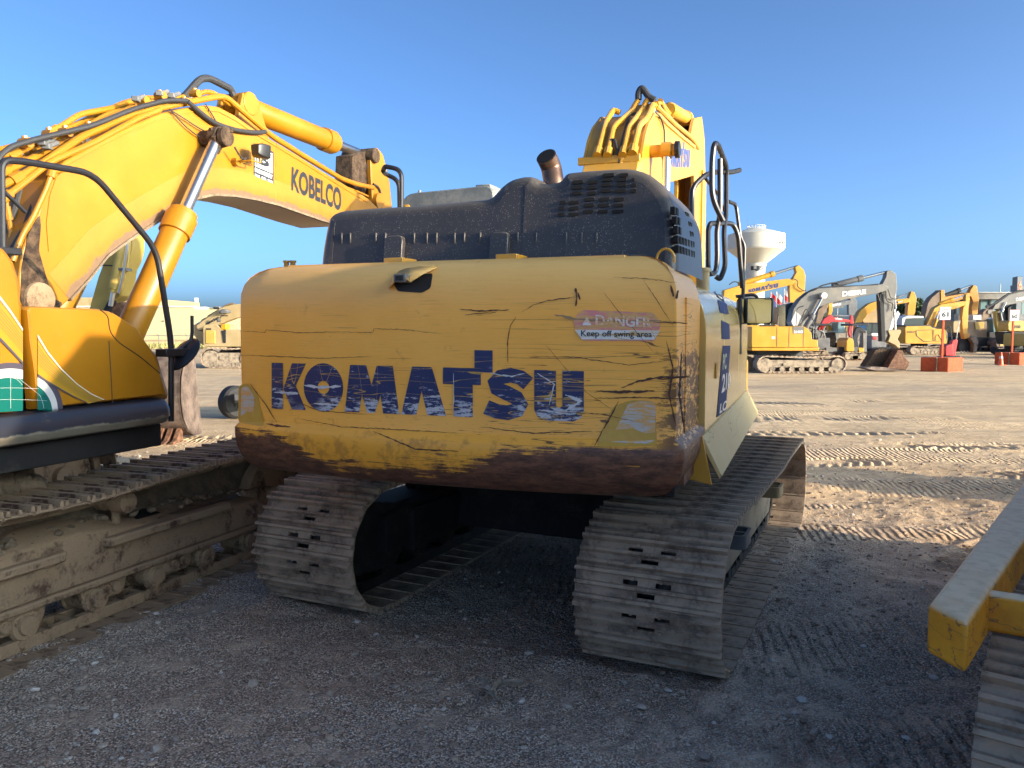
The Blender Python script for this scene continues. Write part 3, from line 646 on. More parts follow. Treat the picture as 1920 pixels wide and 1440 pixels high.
# rear-facing exhaust stack
p0 = Vector(HF.un(1038, 350, 1, -1.98)); p1 = Vector(HF.un(1031, 300, 1, -1.98))
path = [p0 + Vector((0.01, .02, -.12)), p0 + Vector((.005, .0, 0)), p1 + Vector((.0, .03, -.035)), p1 + Vector((-.012, -.035, .015))]
path = fillet(path, .10, 6); m = MB(); m.tube(path, .060, 24)
t_ = NT('heat_browned_pipe'); pipem = t_.fin(t_.mix(t_.step(t_.noise(7, 4), .35, .65), (.07, .04, .028), (.20, .12, .08)), .38, .7, t_.bump(t_.noise(9, 3), .1))
ex = m.build('exhaust_stack', pipem, hero)
dr = (path[-1] - path[-2]).normalized(); m = MB(); m.cyl(path[-1] + dr * .001, path[-1] + dr * .0025, .052, n=24); m.build('pipe_mouth', M['dark_fill'], ex)  # flat black disc; the shade inside the pipe is its colour
m = MB(); p = Vector(unc(1006, 341, hy)) + Vector((0, .35, 0)); m.blob(p, (.07, .05, .02), 1); m.build('heat_shield', M['grey'], hero)
# ---- right-hand side body
sec = [(1.18, 1.24), (1.335, 1.24), (1.335, 1.90), (1.33, 1.98), (1.315, 2.06), (1.28, 2.13), (1.23, 2.185), (1.16, 2.225), (1.0, 2.245), (1.0, 1.24)]
t_ = NT('polished_side_paint'); sidep = t_.fin(t_.mix(t_.step(t_.noise(1.7, 3), .3, .7), (.58, .40, .12), (.66, .46, .14)), .22, 0, t_.bump(t_.noise(1.1, 2), .35, .03), .5)
for y0, y1, nme in ((-1.742, -.66, 'side_panel'), (-.654, .62, 'side_door'), (.626, 1.62, 'tank_cover')):
    m = MB(); m.prism(sec, y0, y1, 1)
    o = m.build(nme, sidep, hero, .006)
m = MB(); m.box(.75, 1.30, .63, 1.66, 1.15, 1.22); m.box(1.0, 1.325, 1.63, 1.95, 1.24, 1.62); m.build('step_box', M['yel'], hero, .02)
_sz = [q[1] for q in sec[1:9]]; _sx = [q[0] for q in sec[1:9]]
def side_pt(px, py, off):
    x = 1.33
    for _ in range(10): p = HF.un(px, py, 0, x); x = .5 * x + .5 * float(np.interp(p[2], _sz, _sx))
    return (x + off, p[1], p[2] + (off if p[2] > 2 else 0))
def sideq(*q, off=.003):
    def fn(u, v):
        (a, b), (c, d), (e, f), (g, h) = [(q[i], q[i + 1]) for i in (0, 2, 4, 6)]
        return side_pt(a * (1 - u) * (1 - v) + c * u * (1 - v) + e * u * v + g * (1 - u) * v, b * (1 - u) * (1 - v) + d * u * (1 - v) + f * u * v + h * (1 - u) * v, off)
    return fn
def sq(px0, py0, px1, py1, px2, py2, px3, py3, X=1.3375, F=HF):
    return quad(F.un(px0, py0, 0, X), F.un(px1, py1, 0, X), F.un(px2, py2, 0, X), F.un(px3, py3, 0, X))
sqv = (np.array([(0, 0), (1, 0), (1, 1), (0, 1)]), [(0, 1, 2, 3)])
for q in ((1345, 556, 1359, 568, 1355, 557, 1341, 545), (1350, 587, 1366, 590, 1362, 570, 1345, 562), (1353, 636, 1368, 636, 1367, 608, 1352, 600), (1343, 783, 1360, 770, 1369, 648, 1355, 648)):
    onto(sqv, sideq(*q), 'blue_stripe', M['blue'], hero, 4)
onto(glyphs('210', .03), sq(1353, 738, 1369, 725, 1370, 696, 1355, 702, 1.340), 'model_number', M['wht'], hero)
onto(glyphs('PC', .03), sq(1355, 694, 1362, 692, 1363, 662, 1356, 664, 1.340), 'model_letters', M['paleg'], hero)
onto(glyphs('LC', .03), sq(1349, 776, 1361, 768, 1363, 750, 1351, 757, 1.340), 'model_letters', M['wht'], hero)
m = MB(); a = HF.un(1343, 695, 0, 1.338); m.box(1.335, 1.345, a[1] - .05, a[1] + .05, a[2] - .05, a[2] + .05); m.build('door_latch', M['yel'], hero, .004)
# flared guard below the side, dusty and bent
t_ = NT('dusty_pale_guard'); grd = t_.fin(t_.mix(t_.math('MULTIPLY', t_.line(t_.noise(2, 3, .6, t_.map((1, .5, 2))), .003), .8), t_.mix(t_.noise(4, 4), (.62, .42, .14), (.70, .52, .25)), (.12, .09, .06)), .6)
m = MB(); m.loft([[(1.30, -1.9, 1.335), (1.345, -1.9, 1.33), (1.45, -1.86, 1.10), (1.435, -1.86, 1.085), (1.33, -1.9, 1.30)], [(1.30, 1.66, 1.335), (1.345, 1.66, 1.33), (1.45, 1.70, 1.10), (1.435, 1.70, 1.085), (1.33, 1.66, 1.30)]])
m.build('side_guard', grd, hero, .003)
m = MB(); m.prism([(1.15, 1.335), (1.345, 1.335), (1.40, 1.06), (1.20, 1.10)], -1.93, -1.90, 1); m.build('guard_end_plate', M['yel'], hero, .003)
# left side, hidden bulk of the house, cab behind the hood
m = MB(); m.box(-1.33, -.45, -1.74, .15, 1.22, 2.2); m.box(-.44, .99, -1.74, 1.2, 1.18, 2.0); m.build('house_body', M['yel'], hero, .03)
m = MB(); m.box(-1.25, 1.25, -2.3, 1.7, 1.05, 1.18); m.build('revolving_frame', M['uframe'], hero, .01)
a, b = HF.un(765, 385, 1, .35), HF.un(935, 385, 1, .35); zt = HF.un(850, 362, 1, .5)[2]
m = MB(); sec_ = rpoly([(a[0], 1.4), (b[0], 1.4), (b[0], zt), (a[0], zt - .03)], [.02, .02, .10, .14], 5); m.prism(sec_, .22, 1.95, 1)
cab = m.build('cab', M['greyroof'], hero, .01)
m = MB(); m.box(a[0] - .012, a[0] + .10, .21, 1.96, 1.45, zt - .12); m.build('cab_side_frame', M['yel'], cab, .03)
p = HF.un(787, 362, 1, .5); m = MB(); m.cyl((p[0], p[1], zt - .02), (p[0], p[1], zt + .045), .014); m.blob((p[0], p[1], zt + .015), (.03, .03, .014)); m.build('roof_aerial', M['greyroof'], cab)
m = MB(); m.box(a[0] + .25, a[0] + .60, .5, 1.3, zt - .01, zt + .02); m.box(b[0] - .25, b[0] - .1, .4, 1.3, zt - .01, zt + .045); m.build('roof_hatch', M['greyroof'], cab, .01)
hp = [HF.un(753, 430, 1, -.2), HF.un(753, 318, 1, -.2), HF.un(722, 312, 1, -.2), HF.un(718, 320, 1, -.2), HF.un(722, 326, 1, .2), HF.un(748, 338, 1, .2), HF.un(750, 430, 1, .2)]
m = MB(); m.tube(fillet(hp, .09, 5), .021); m.build('handrail', M['black'], hero)
# ---- right handrails and mirror
def ay(pts, Y, r, k=5, rr=.08): return fillet([HF.loc(gy(a, b, y if (y := (q[0] if (q := t[2:]) else Y)) else Y)) for t in pts for a, b in [t[:2]]], rr, k)
def rail(pts, r, rr=.08, lab=None, root=hero, mat=M['black'], F=HF, name='handrail'):
    P = [F.loc(gy(p[0], p[1], p[2])) for p in pts]; m = MB(); m.tube(fillet(P, rr, 5), r, 10); return m.build(name, mat, root, label=lab)
rail([(1297, 420, 6.3), (1297, 352, 6.3), (1322, 328, 6.4), (1345, 322, 6.7), (1372, 323, 6.9), (1387, 319, 7.0)], .021)
rail([(1318, 328, 6.5), (1336, 352, 6.7), (1345, 362, 6.8), (1361, 402, 6.9)], .013, .02)
rail([(1356, 415, 6.2), (1335, 372, 6.2), (1335, 305, 6.2), (1339, 268, 6.2), (1346, 271, 6.3), (1362, 312, 6.8), (1362, 400, 6.8), (1357, 430, 6.7), (1360, 500, 6.7), (1350, 524, 6.7), (1342, 518, 6.7)], .022, .1)
rail([(1350, 298, 6.5), (1350, 405, 6.5), (1344, 430, 6.5), (1345, 485, 6.5), (1342, 512, 6.5), (1330, 514, 6.4), (1328, 500, 6.4), (1328, 430, 6.4), (1332, 419, 6.4), (1360, 418, 6.8), (1375, 420, 6.9), (1384, 440, 6.9), (1392, 540, 6.95)], .021, .09)
rail([(1366, 378, 6.9), (1380, 383, 7.0), (1388, 445, 7.0), (1396, 460, 7.0), (1393, 560, 7.0)], .016, .05)
rail([(1388, 558, 7.0), (1386, 640, 7.0), (1387, 664, 7.0)], .019, .03)
rail([(1380, 556, 7.0), (1412, 552, 7.0), (1420, 557, 7.0), (1420, 566, 7.0)], .014, .05, name='mirror_arm')
c0 = Vector(HF.loc(gy(1414, 583, 6.98))); m = MB(); w_, h_ = .165, .112
ang = rad(-20); X = Vector((math.cos(ang), math.sin(ang), 0)); Yv = Vector((-math.sin(ang), math.cos(ang), 0))
rp = rpoly([(-w_, -h_), (w_, -h_), (w_, h_), (-w_, h_)], .03, 4)
m.loft([[c0 + X * a + Vector((0, 0, b)) + Yv * d for a, b in rp] for d in (0, .05)]); mi = m.build('wing_mirror', M['black'], hero, .004)
t_ = NT('mirror_glass'); mg = t_.fin((.86, .84, .80), .04, 1); m = MB(); m.add([c0 + X * a * .93 + Vector((0, 0, b * .93)) - Yv * .003 for a, b in rp], [tuple(range(len(rp)))]); m.build('mirror_glass', mg, mi)
p = HF.loc(gy(1338, 502, 6.2)); m = MB(); m.cyl((p[0] - .08, p[1], 2.2), (p[0] - .08, p[1], p[2] - .03), .05); m.cyl((p[0] - .08, p[1], p[2] - .03), (p[0] - .08, p[1], p[2] - .0), .058); m.build('fuel_cap', M['tan'], hero)
# ---- boom, arm and pipes
BX = .28
def hs(px, py, x=BX): q = HF.un(px, py, 0, x); return (q[1], q[2])
top = [hs(1200, 290), hs(1206, 255), hs(1213, 232), hs(1225, 212), hs(1235, 215), hs(1250, 231), hs(1276, 254), hs(1302, 275), hs(1308, 300), hs(1302, 329)]
bot = [hs(1278, 336), hs(1248, 344), (hs(1240, 352)), (1.6, 3.05), (1.25, 2.5), (.95, 2.0), (.62, 2.0), (.62, 2.25), (1.0, 3.0)]
bp = rpoly(top + bot, .05, 3)
m = MB(); m.prism(bp, -BX, BX, 0); boom = m.build('boom', M['yel'], hero, .012, 25)
m = MB(); a, b = hs(1213, 234), hs(1301, 276)
rim = [hs(1200, 290), hs(1206, 255), hs(1213, 232), hs(1225, 212), hs(1235, 215), hs(1250, 231), hs(1276, 254), hs(1302, 275)]
for X_ in (BX - .004, -BX - .022): m.loft([[(X_ + dx, p[0] + 0, p[1] + dz) for dx, dz in ((0, -.03), (.026, -.03), (.026, .012), (0, .012))] for p in rim])
m.build('edge_flange', M['yel'], boom)
def wordside(F, X, q, name, mat, par, vf=WM): return onto(vf, quad(*[F.un(a, b, 0, X) for a, b in q]), name, mat, par)
wordside(HF, BX + .003, [(1249, 313), (1293, 314), (1294, 281), (1252, 274)], 'lettering', decal('worn_navy_lettering', (.05, .08, .22), .5), boom)
PX = {}
def pipes(F, lst, par, mat, name='hydraulic_pipe', k=4, rr=.12, n=10):
    for X_, r, pts in lst:
        P = [F.un(a, b, 0, X_) for a, b in pts]; m = MB(); m.tube(fillet(P, rr, k), r, n)
        for i in (1,): 
            if r > .015 and mat is not M['rubber']:
                a = Vector(P[i]); d = (Vector(P[i + 1]) - a).normalized(); m.lathe(a - d * .05, d, [(0, r), (0, r * 1.5), (.10, r * 1.5), (.10, r)], 10)
        m.build(name, mat, par)
_rf = sorted([(1.25, 2.0), (1.25, 2.5), (1.5, 3.0)][0:0] + [(q[1], q[0]) for q in [hs(1200, 290), hs(1206, 255), hs(1213, 232), hs(1225, 212)]] + [(2.6, 1.45), (3.1, 1.66)])
def frear(x, z): return float(np.interp(z, [q[0] for q in _rf], [q[1] for q in _rf])) - .075
def rpipes(lst, mat, name):
    for r, pts in lst:
        P = [unc(a, b, frear, it=25) for a, b in pts]; m = MB(); m.tube(fillet(P, .12, 4), r, 10)
        if mat is not M['rubber']: a = Vector(P[1]); d = (Vector(P[2]) - a).normalized(); m.lathe(a - d * .05, d, [(0, r), (0, r * 1.5), (.10, r * 1.5), (.10, r)], 10)
        m.build(name, mat, hero)
rpipes([(.030, [(1111, 340), (1121, 286), (1133, 239), (1136, 229), (1150, 206), (1162, 211)]), (.030, [(1130, 340), (1140, 286), (1150, 240), (1156, 233), (1183, 210), (1191, 196), (1197, 187)]),
        (.030, [(1159, 340), (1169, 285), (1179, 240), (1185, 231), (1206, 203), (1210, 193), (1215, 186)]), (.032, [(1179, 340), (1187, 282), (1197, 240), (1201, 233), (1214, 221), (1224, 196)])], M['yel'], 'hydraulic_pipe')
rpipes([(.016, [(1160, 340), (1161, 290), (1172, 245), (1180, 215), (1200, 212)]), (.015, [(1150, 340), (1150, 300), (1145, 262), (1152, 262), (1160, 290)]), (.036, [(1197, 187), (1197, 174), (1203, 164), (1210, 172), (1217, 183), (1228, 188)])], M['rubber'], 'hydraulic_hose')
a = unc(1224, 196, frear, it=25); pipes(HF, [(a[0], .032, [(1224, 196), (1229, 198), (1265, 233), (1290, 253), (1299, 262), (1309, 277)]), (.0, .028, [(1237, 188), (1258, 217), (1267, 220)]), (.08, .022, [(1226, 197), (1240, 192), (1246, 205), (1262, 228)])], hero, M['yel'])
pipes(HF, [(.30, .010, [(1228, 210), (1240, 222), (1246, 245), (1246, 268)]), (BX + .05, .024, [(1250, 345), (1247, 370), (1243, 400)])], hero, M['rubber'], 'hydraulic_hose')
a = unc(1155, 297, frear, it=25); m = MB(); m.box(-.34, .29, a[1] + .0, a[1] + .06, a[2] - .04, a[2] + .035); m.build('pipe_clamp', M['yel'], hero, .006)
a = unc(1205, 198, frear, it=25); m = MB(); m.box(a[0] - .13, a[0] + .12, a[1] + .02, a[1] + .12, a[2] - .10, a[2] + .02); m.box(.0, .2, a[1] + .3, a[1] + .42, a[2] - .12, a[2] + .05); m.build('pipe_block', M['tan'], hero, .01)
# arm cylinder on top, arm head and hanging arm
a, b = HF.un(1255, 205, 0, 0), HF.un(1304, 232, 0, 0); a = Vector((0, a[1], a[2])); b = Vector((0, b[1], b[2])); rod(hero, a, b, .62, .10, (M['yel'],), name='arm_cylinder')
hd = [hs(1302, 219, .0), hs(1316, 219, 0), hs(1319, 262, 0), hs(1320, 350, 0), hs(1314, 420, 0), hs(1300, 420, 0), hs(1302, 330, 0), hs(1298, 290, 0), hs(1284, 262, 0)]
m = MB(); m.prism([hs(1299, 222, .13), hs(1313, 219, .13), hs(1318, 262, .13), hs(1320, 355, .13), hs(1312, 470, .13), hs(1296, 470, .13), hs(1299, 345, .13), hs(1296, 300, .13), hs(1290, 262, .13)], .10, .16, 0)
m.prism([hs(1299, 222, .13), hs(1313, 219, .13), hs(1318, 262, .13), hs(1320, 355, .13), hs(1312, 470, .13), hs(1296, 470, .13), hs(1299, 345, .13), hs(1296, 300, .13), hs(1290, 262, .13)], -.16, -.10, 0)
y1, z1 = hs(1300, 330, 0); m.box(-.2, .2, y1 - .25, y1 + .15, z1 - 2.2, z1 + .05); m.build('arm', M['yel'], hero, .01)
m = MB(); y1, z1 = hs(1296, 232, 0); m.box(-.09, .09, y1 - .1, y1 + .3, z1 - .45, z1); m.build('arm_head_grime', M['mud'], hero)
# boom cylinders
for sx in (1,):
    X_ = sx * (BX + .17); y0, z0 = hs(1250, 282, BX + .17); y1, z1 = hs(1234, 420, BX + .17)
    rod(hero, (X_, y1 + .35, z1 - 1.1), (X_, y0, z0), .50, .10, (M['yel'],), .046, 'boom_cylinder')
    m = MB(); m.cyl((sx * BX, y0, z0), (X_ + sx * .09, y0, z0), .065); m.cyl((X_ - .05, y0, z0), (X_ + .05, y0, z0), .085); m.build('cylinder_pin', M['yel'], hero)
    m = MB(); m.lathe((X_ + sx * .09, y0, z0), (sx, 0, 0), [(0, .088), (.045, .088), (.05, .07), (.05, 0)], 16); m.build('pin_cap', M['black'], hero)
# ---- undercarriage
before = set(hero.children)
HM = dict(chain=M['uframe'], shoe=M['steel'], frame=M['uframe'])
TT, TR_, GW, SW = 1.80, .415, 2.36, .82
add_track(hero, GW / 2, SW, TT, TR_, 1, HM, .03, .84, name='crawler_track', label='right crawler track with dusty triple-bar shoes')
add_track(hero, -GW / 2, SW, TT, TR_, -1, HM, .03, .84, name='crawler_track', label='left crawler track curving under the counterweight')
for s_ in (1, -1):
    x0 = s_ * GW / 2; m = MB()
    m.prism([(-TT + .30, .22), (TT - .45, .22), (TT - .35, .35), (TT - .42, .60), (-TT + .38, .62), (-TT + .22, .45)], x0 - .17, x0 + .17, 0)
    m.prism(rpoly([(-TT - .30, .22), (-TT + .42, .16), (-TT + .55, .30), (-TT + .55, .60), (-TT + .1, .70), (-TT - .26, .62)], [.16, .05, .03, .03, .06, .16], 5), x0 - s_ * .17 - .02, x0 - s_ * .17 + .02, 0)
    m.prism([(-TT + .5, .26), (TT - .5, .26), (TT - .5, .56), (-TT + .5, .58)], x0 - s_ * .30, x0 - s_ * .20, 0)
    m.build('track_frame', M['uframe'] if s_ < 0 else dusty('side_frame_steel', (.09, .075, .055), (.34, .28, .19), .85, .3, .55, 5, 0, .4), hero, .012)
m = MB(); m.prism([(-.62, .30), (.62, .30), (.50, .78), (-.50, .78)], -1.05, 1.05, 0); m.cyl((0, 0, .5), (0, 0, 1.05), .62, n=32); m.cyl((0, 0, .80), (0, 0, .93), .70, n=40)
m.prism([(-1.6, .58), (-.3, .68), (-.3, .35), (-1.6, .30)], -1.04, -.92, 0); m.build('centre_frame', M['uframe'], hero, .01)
m = MB(); m.box(-.92, -.915, -1.22, -1.12, .44, .53); m.build('inspection_label', M['white'], hero)
for y0, m_ in ((-1.08, M['dgrey']), (.62, M['tan'])):
    m = MB(); xx = GW / 2 + .165
    out = rpoly([(xx, y0 - .14), (xx + .20, y0 - .14), (xx + .20, y0 + .14), (xx, y0 + .14)], [.0, .05, .05, .0], 4); inn = rpoly([(xx, y0 - .12), (xx + .18, y0 - .12), (xx + .18, y0 + .12), (xx, y0 + .12)], [.0, .04, .04, .0], 4)
    for lo, hi in ((.53, .62),):
        m.loft([[(a, b, lo) for a, b in out], [(a, b, hi) for a, b in out], [(a, b, hi) for a, b in inn], [(a, b, lo) for a, b in inn], [(a, b, lo) for a, b in out]], caps=False)
    m.box(xx, xx + .18, y0 - .01, y0 + .01, .54, .615); m.box(xx - .1, xx + .01, y0 - .12, y0 + .12, .50, .61); m.build('step_bracket', m_, hero)
for o in set(hero.children) - before: o.rotation_euler = (0, 0, -TYAW); o.location.x = .12; o.location.y = .05
# ================================================================ the bright yellow excavator at the left
KF = Frame(-4.37, 4.74, rad(20.6))
kob = KF.empty('excavator')
tag(kob, 'bright yellow excavator at the left edge with arched boom and teal globe decal', 'excavator')
def ks(px, py, x): q = KF.un(px, py, 0, x); return (q[1], q[2])
KB = .30
outl = [ks(*p, KB) for p in ((42, 470), (58, 425), (72, 400), (85, 340), (102, 318), (125, 300), (200, 258), (250, 234), (300, 213), (345, 203), (385, 197), (410, 200), (440, 216), (480, 244), (520, 268), (560, 292), (600, 318), (640, 342), (690, 372), (712, 392), (700, 410), (680, 420),
    (640, 424), (600, 412), (560, 398), (520, 384), (480, 374), (440, 367), (400, 365), (370, 371), (340, 387), (300, 412), (260, 437), (230, 458), (200, 480), (165, 524), (130, 562), (105, 585), (60, 590), (38, 570), (36, 520))]
m = MB(); m.prism(outl, -KB, KB, 0); kboom = m.build('boom', M['yelk'], kob, .012, 22)
# underside plate showing as a caked lip, and side rim beads
lipb = [ks(*p, KB) for p in ((640, 424), (600, 412), (560, 398), (520, 384), (480, 374), (440, 367), (400, 365), (370, 371), (340, 387), (300, 412), (260, 437), (230, 458), (200, 480), (165, 524), (130, 562))]
m = MB(); m.loft([[(KB - .02, y, z - .012), (KB + .022, y, z - .012), (KB + .022, y, z + .012), (KB - .02, y, z + .012)] for y, z in lipb]); m.build('lower_lip', M['earth'], kboom)
EDM = edge_dirt('dirt_rubbed_yellow', (.39, .165, .004))
def inward(pts, w): return [(KB + .0025, y + dy * w, z + dz * w) for (y, z), (dy, dz) in zip(pts, nrm2)]
nrm2 = []
for i in range(len(lipb)):
    p_, q_ = lipb[max(0, i - 1)], lipb[min(len(lipb) - 1, i + 1)]; v_ = Vector((q_[0] - p_[0], q_[1] - p_[1])).normalized(); nrm2.append((v_.y, -v_.x) if v_.x < 0 else (-v_.y, v_.x))
nrm2 = [(a_, b_) if b_ > 0 else (-a_, -b_) for a_, b_ in nrm2]
strip('lower_edge_dirt', EDM, [inward(lipb, w_) for w_ in (.0, .05, .10, .15, .20, .26)], kboom)
rimb = [ks(*p, KB) for p in ((90, 470), (86, 420), (92, 370), (104, 335), (125, 312), (200, 270), (250, 245), (300, 224), (345, 212), (385, 206), (410, 209), (440, 225), (480, 252), (560, 300), (640, 350), (690, 380))]
m = MB(); m.loft([[(KB - .02, y, z - .006), (KB + .008, y, z - .006), (KB + .008, y, z + .006), (KB - .02, y, z + .006)] for y, z in rimb]); m.build('weld_bead', M['yelk'], kboom)
for px in (518,):
    a = KF.un(px, 268, 0, KB); b = KF.un(px - 1, 376, 0, KB); m = MB(); m.tube([(KB + .001, a[1], a[2]), (KB + .001, b[1], b[2])], .004, 6); m.build('weld_seam', M['yelk'], kboom)
# dried mud at the boom foot and along the underside
mudp = rpoly([ks(*p, KB) for p in ((38, 568), (40, 500), (52, 440), (66, 414), (74, 402), (76, 425), (72, 470), (82, 505), (92, 540), (100, 560), (118, 568), (104, 584), (60, 590))], .03, 3)
m = MB(); m.prism(mudp, KB - .01, KB + .006, 0); m.build('caked_mud', M['mud'], kboom)
y0, z0 = ks(72, 560, KB); m = MB(); m.lathe((KB, y0, z0), (1, 0, 0), [(0, .125), (.03, .12), (.05, .09), (.06, .05), (.06, 0)], 24); m.build('foot_pin', M['frame'], kob)
onto(glyphs('KOBELCO', .035), quad(*[KF.un(*p, 0, KB + .003) for p in ((546, 357), (640, 397), (640, 354), (547, 312))]), 'lettering', M['letter'], kboom)
# dealer plate with a letter B
dq = lambda *p: quad(*[KF.un(a, b, 0, KB + p[0]) for a, b in p[1:]])
pl_ = onto(sqv, dq(.003, (476, 328), (513, 344), (513, 285), (476, 268)), 'dealer_plate', M['letter'], kboom, label='black and white dealer plate with a letter B')
onto(sqv, dq(.005, (478, 311), (511, 325), (511, 288), (478, 272)), 'white_border', M['wht'], pl_); onto(sqv, dq(.0065, (480, 310), (509.5, 322.5), (509.5, 290), (480, 275)), 'inner_panel', M['letter'], pl_)
onto(sqv, dq(.008, (482, 309), (508, 320), (508, 291.5), (482, 278)), 'inner_panel', M['wht'], pl_)
onto(glyphs('B', .06), dq(.0095, (485, 307), (505, 316), (505, 293), (485, 281)), 'large_initial', M['letter'], pl_)
onto(glyphs('BANE MACHINERY', .03), dq(.006, (478, 322), (511, 336), (511, 328), (478, 314)), 'plate_words', M['wht'], pl_)
for a, t in ((478, 'DALLAS'), (490, 'HOUSTON'), (502, 'SAN')): onto(glyphs(t, .02), dq(.006, (a, 330 + (a - 478) * .42), (a + 9, 334 + (a - 478) * .42), (a + 9, 329 + (a - 478) * .42), (a, 325 + (a - 478) * .42)), 'plate_words', M['wht'], pl_)
# work lamp
c = Vector(KF.un(490, 283, 0, KB + .20)); m = MB()
m.loft([[c + Vector((a * s, -.10 + d, b * s)) for a, b in rpoly([(-.06, -.07), (.06, -.07), (.07, .06), (-.07, .06)], .015, 3)] for d, s in ((0, .7), (.04, 1), (.16, 1.05), (.17, .9))])
lamp = m.build('work_lamp', M['black'], kob, .004); m = MB(); m.box(c.x - .055, c.x + .055, c.y + .07, c.y + .075, c.z - .06, c.z + .05); m.build('lamp_glass', M['glass'], lamp)
m = MB(); a = c + Vector((0, -.02, -.07)); m.tube([a, a + Vector((0, 0, -.05)), a + Vector((-.02, -.12, -.05)), a + Vector((-.18, -.16, -.06))], .010, 8); m.cyl(a + Vector((-.20, -.16, -.06)), a + Vector((-.14, -.16, -.06)), .04); m.build('lamp_bracket', M['yelk'], kob)
# boom cylinders, pins, hoses
for s_ in (1, -1):
    X_ = KB + .17 if s_ > 0 else -KB - .17
    t0 = KF.un(408, 258, 0, KB + .17); b0 = KF.un(236, 640, 0, KB + .17)
    t0 = (X_, t0[1], t0[2]); b0 = (X_, b0[1], b0[2])
    rod(kob, b0, t0, .60, .118, (M['yelk'],), .056, 'boom_cylinder')
    m = MB(); m.cyl((s_ * (KB - .01), t0[1], t0[2]), (X_ + s_ * .08, t0[1], t0[2]), .075, n=24); m.lathe((X_ - .055, t0[1], t0[2]), (1, 0, 0), [(0, .07), (.01, .098), (.10, .098), (.11, .07)], 24); m.blob((X_, t0[1] - .03, t0[2] - .08), (.06, .075, .08), 3, 2, .12)
    m.lathe((X_ + s_ * .06, t0[1], t0[2]), (s_, 0, 0), [(0, .06), (.01, .093), (.055, .09), (.065, .075), (.065, 0)], 20)
    for k in range(14): m.blob((X_ + s_ * .02 + random.uniform(-.12, .12), t0[1] + random.uniform(-.08, .08), t0[2] + random.uniform(-.10, .08)), [random.uniform(.015, .035)] * 3, k, 1, .3)
    m.build('muddy_pin_boss', M['mud'], kob)
a = Vector(KF.un(372, 505, 0, KB + .19)); m = MB(); p1 = KF.un(365, 400, 0, KB + .33); p2 = KF.un(232, 660, 0, KB + .33)
# arm cylinder along the top
a0 = KF.un(447, 197, 0, 0); a1 = KF.un(697, 297, 0, 0); rod(kob, (0, a0[1], a0[2]), (0, a1[1], a1[2]), .66, .125, (M['yelk'],), .06, 'arm_cylinder')
m = MB(); m.cyl((-.17, a0[1], a0[2]), (.17, a0[1], a0[2]), .12); m.prism([(a0[1] - .25, a0[2] - .35), (a0[1] - .12, a0[2] + .08), (a0[1] + .12, a0[2] + .08), (a0[1] + .35, a0[2] - .4)], -.16, -.10, 0); m.prism([(a0[1] - .25, a0[2] - .35), (a0[1] - .12, a0[2] + .08), (a0[1] + .12, a0[2] + .08), (a0[1] + .35, a0[2] - .4)], .10, .16, 0); m.build('cylinder_bracket', M['yelk'], kob, .008)
# arm seen over the hood of the next machine
sa = lambda *p: [ks(a, b, .18) for a, b in p]
for X_ in (-.20, .14):
    m = MB(); m.prism(rpoly(sa((692, 283), (704, 276), (716, 290), (728, 340), (733, 392), (730, 440), (700, 440), (697, 392), (693, 330)), .04, 3), X_, X_ + .06, 0); m.build('arm_head_plate', M['yelk'], kob, .006)
m = MB(); a = sa((702, 340), (720, 330), (734, 392), (730, 520), (705, 520)); m.prism(a, -.13, .13, 0); karm = m.build('arm', M['yelk'], kob, .01)
m = MB(); y1, z1 = ks(700, 292, .2); m.cyl((-.24, y1, z1), (.25, y1, z1), .10); m.prism(sa((668, 290), (692, 283), (696, 330), (690, 372), (666, 345)), -.13, .13, 0); m.build('arm_head_grime', M['mud'], kob, .01)
m = MB(); y1, z1 = ks(706, 378, .2); m.cyl((-.26, y1, z1), (.26, y1, z1), .11); m.build('boom_tip_pin', M['yelk'], kob)
J = lambda x, r, p: (x, r, p)
pipes(KF, [J(.26, 0.030, [(-25, 360), (30, 335), (75, 310), (155, 255), (250, 212), (345, 193), (408, 181), (424, 182), (480, 230), (515, 259), (640, 335), (668, 345), (700, 352)]),
           J(.30, 0.024, [(-10, 395), (10, 370), (95, 303), (175, 268), (262, 220), (300, 206)]),
           J(.12, 0.027, [(-20, 345), (5, 325), (75, 290), (140, 262), (200, 238)]),
           J(.0, 0.025, [(60, 285), (100, 246), (150, 214), (215, 202), (262, 184), (337, 184), (390, 171), (408, 178), (470, 228), (560, 285)]),
           J(.16, 0.025, [(-10, 290), (25, 290), (68, 268), (160, 240), (262, 196), (345, 182)]),
           J(-.15, 0.022, [(-10, 280), (20, 278), (60, 268), (128, 240), (230, 193), (262, 184)]),
           J(-.05, 0.022, [(0, 310), (60, 290), (110, 272), (170, 238), (250, 196)]),
           J(.05, 0.022, [(-20, 330), (40, 305), (120, 262), (200, 215), (300, 186)]),
           J(.32, 0.021, [(118, 318), (98, 322), (88, 352), (60, 412), (42, 440), (24, 490)]),
           J(.10, 0.019, [(8, 360), (14, 400), (22, 440), (10, 470)]),
           J(.24, 0.013, [(640, 348), (668, 358), (690, 368)])], kob, M['yelk'], rr=.07)
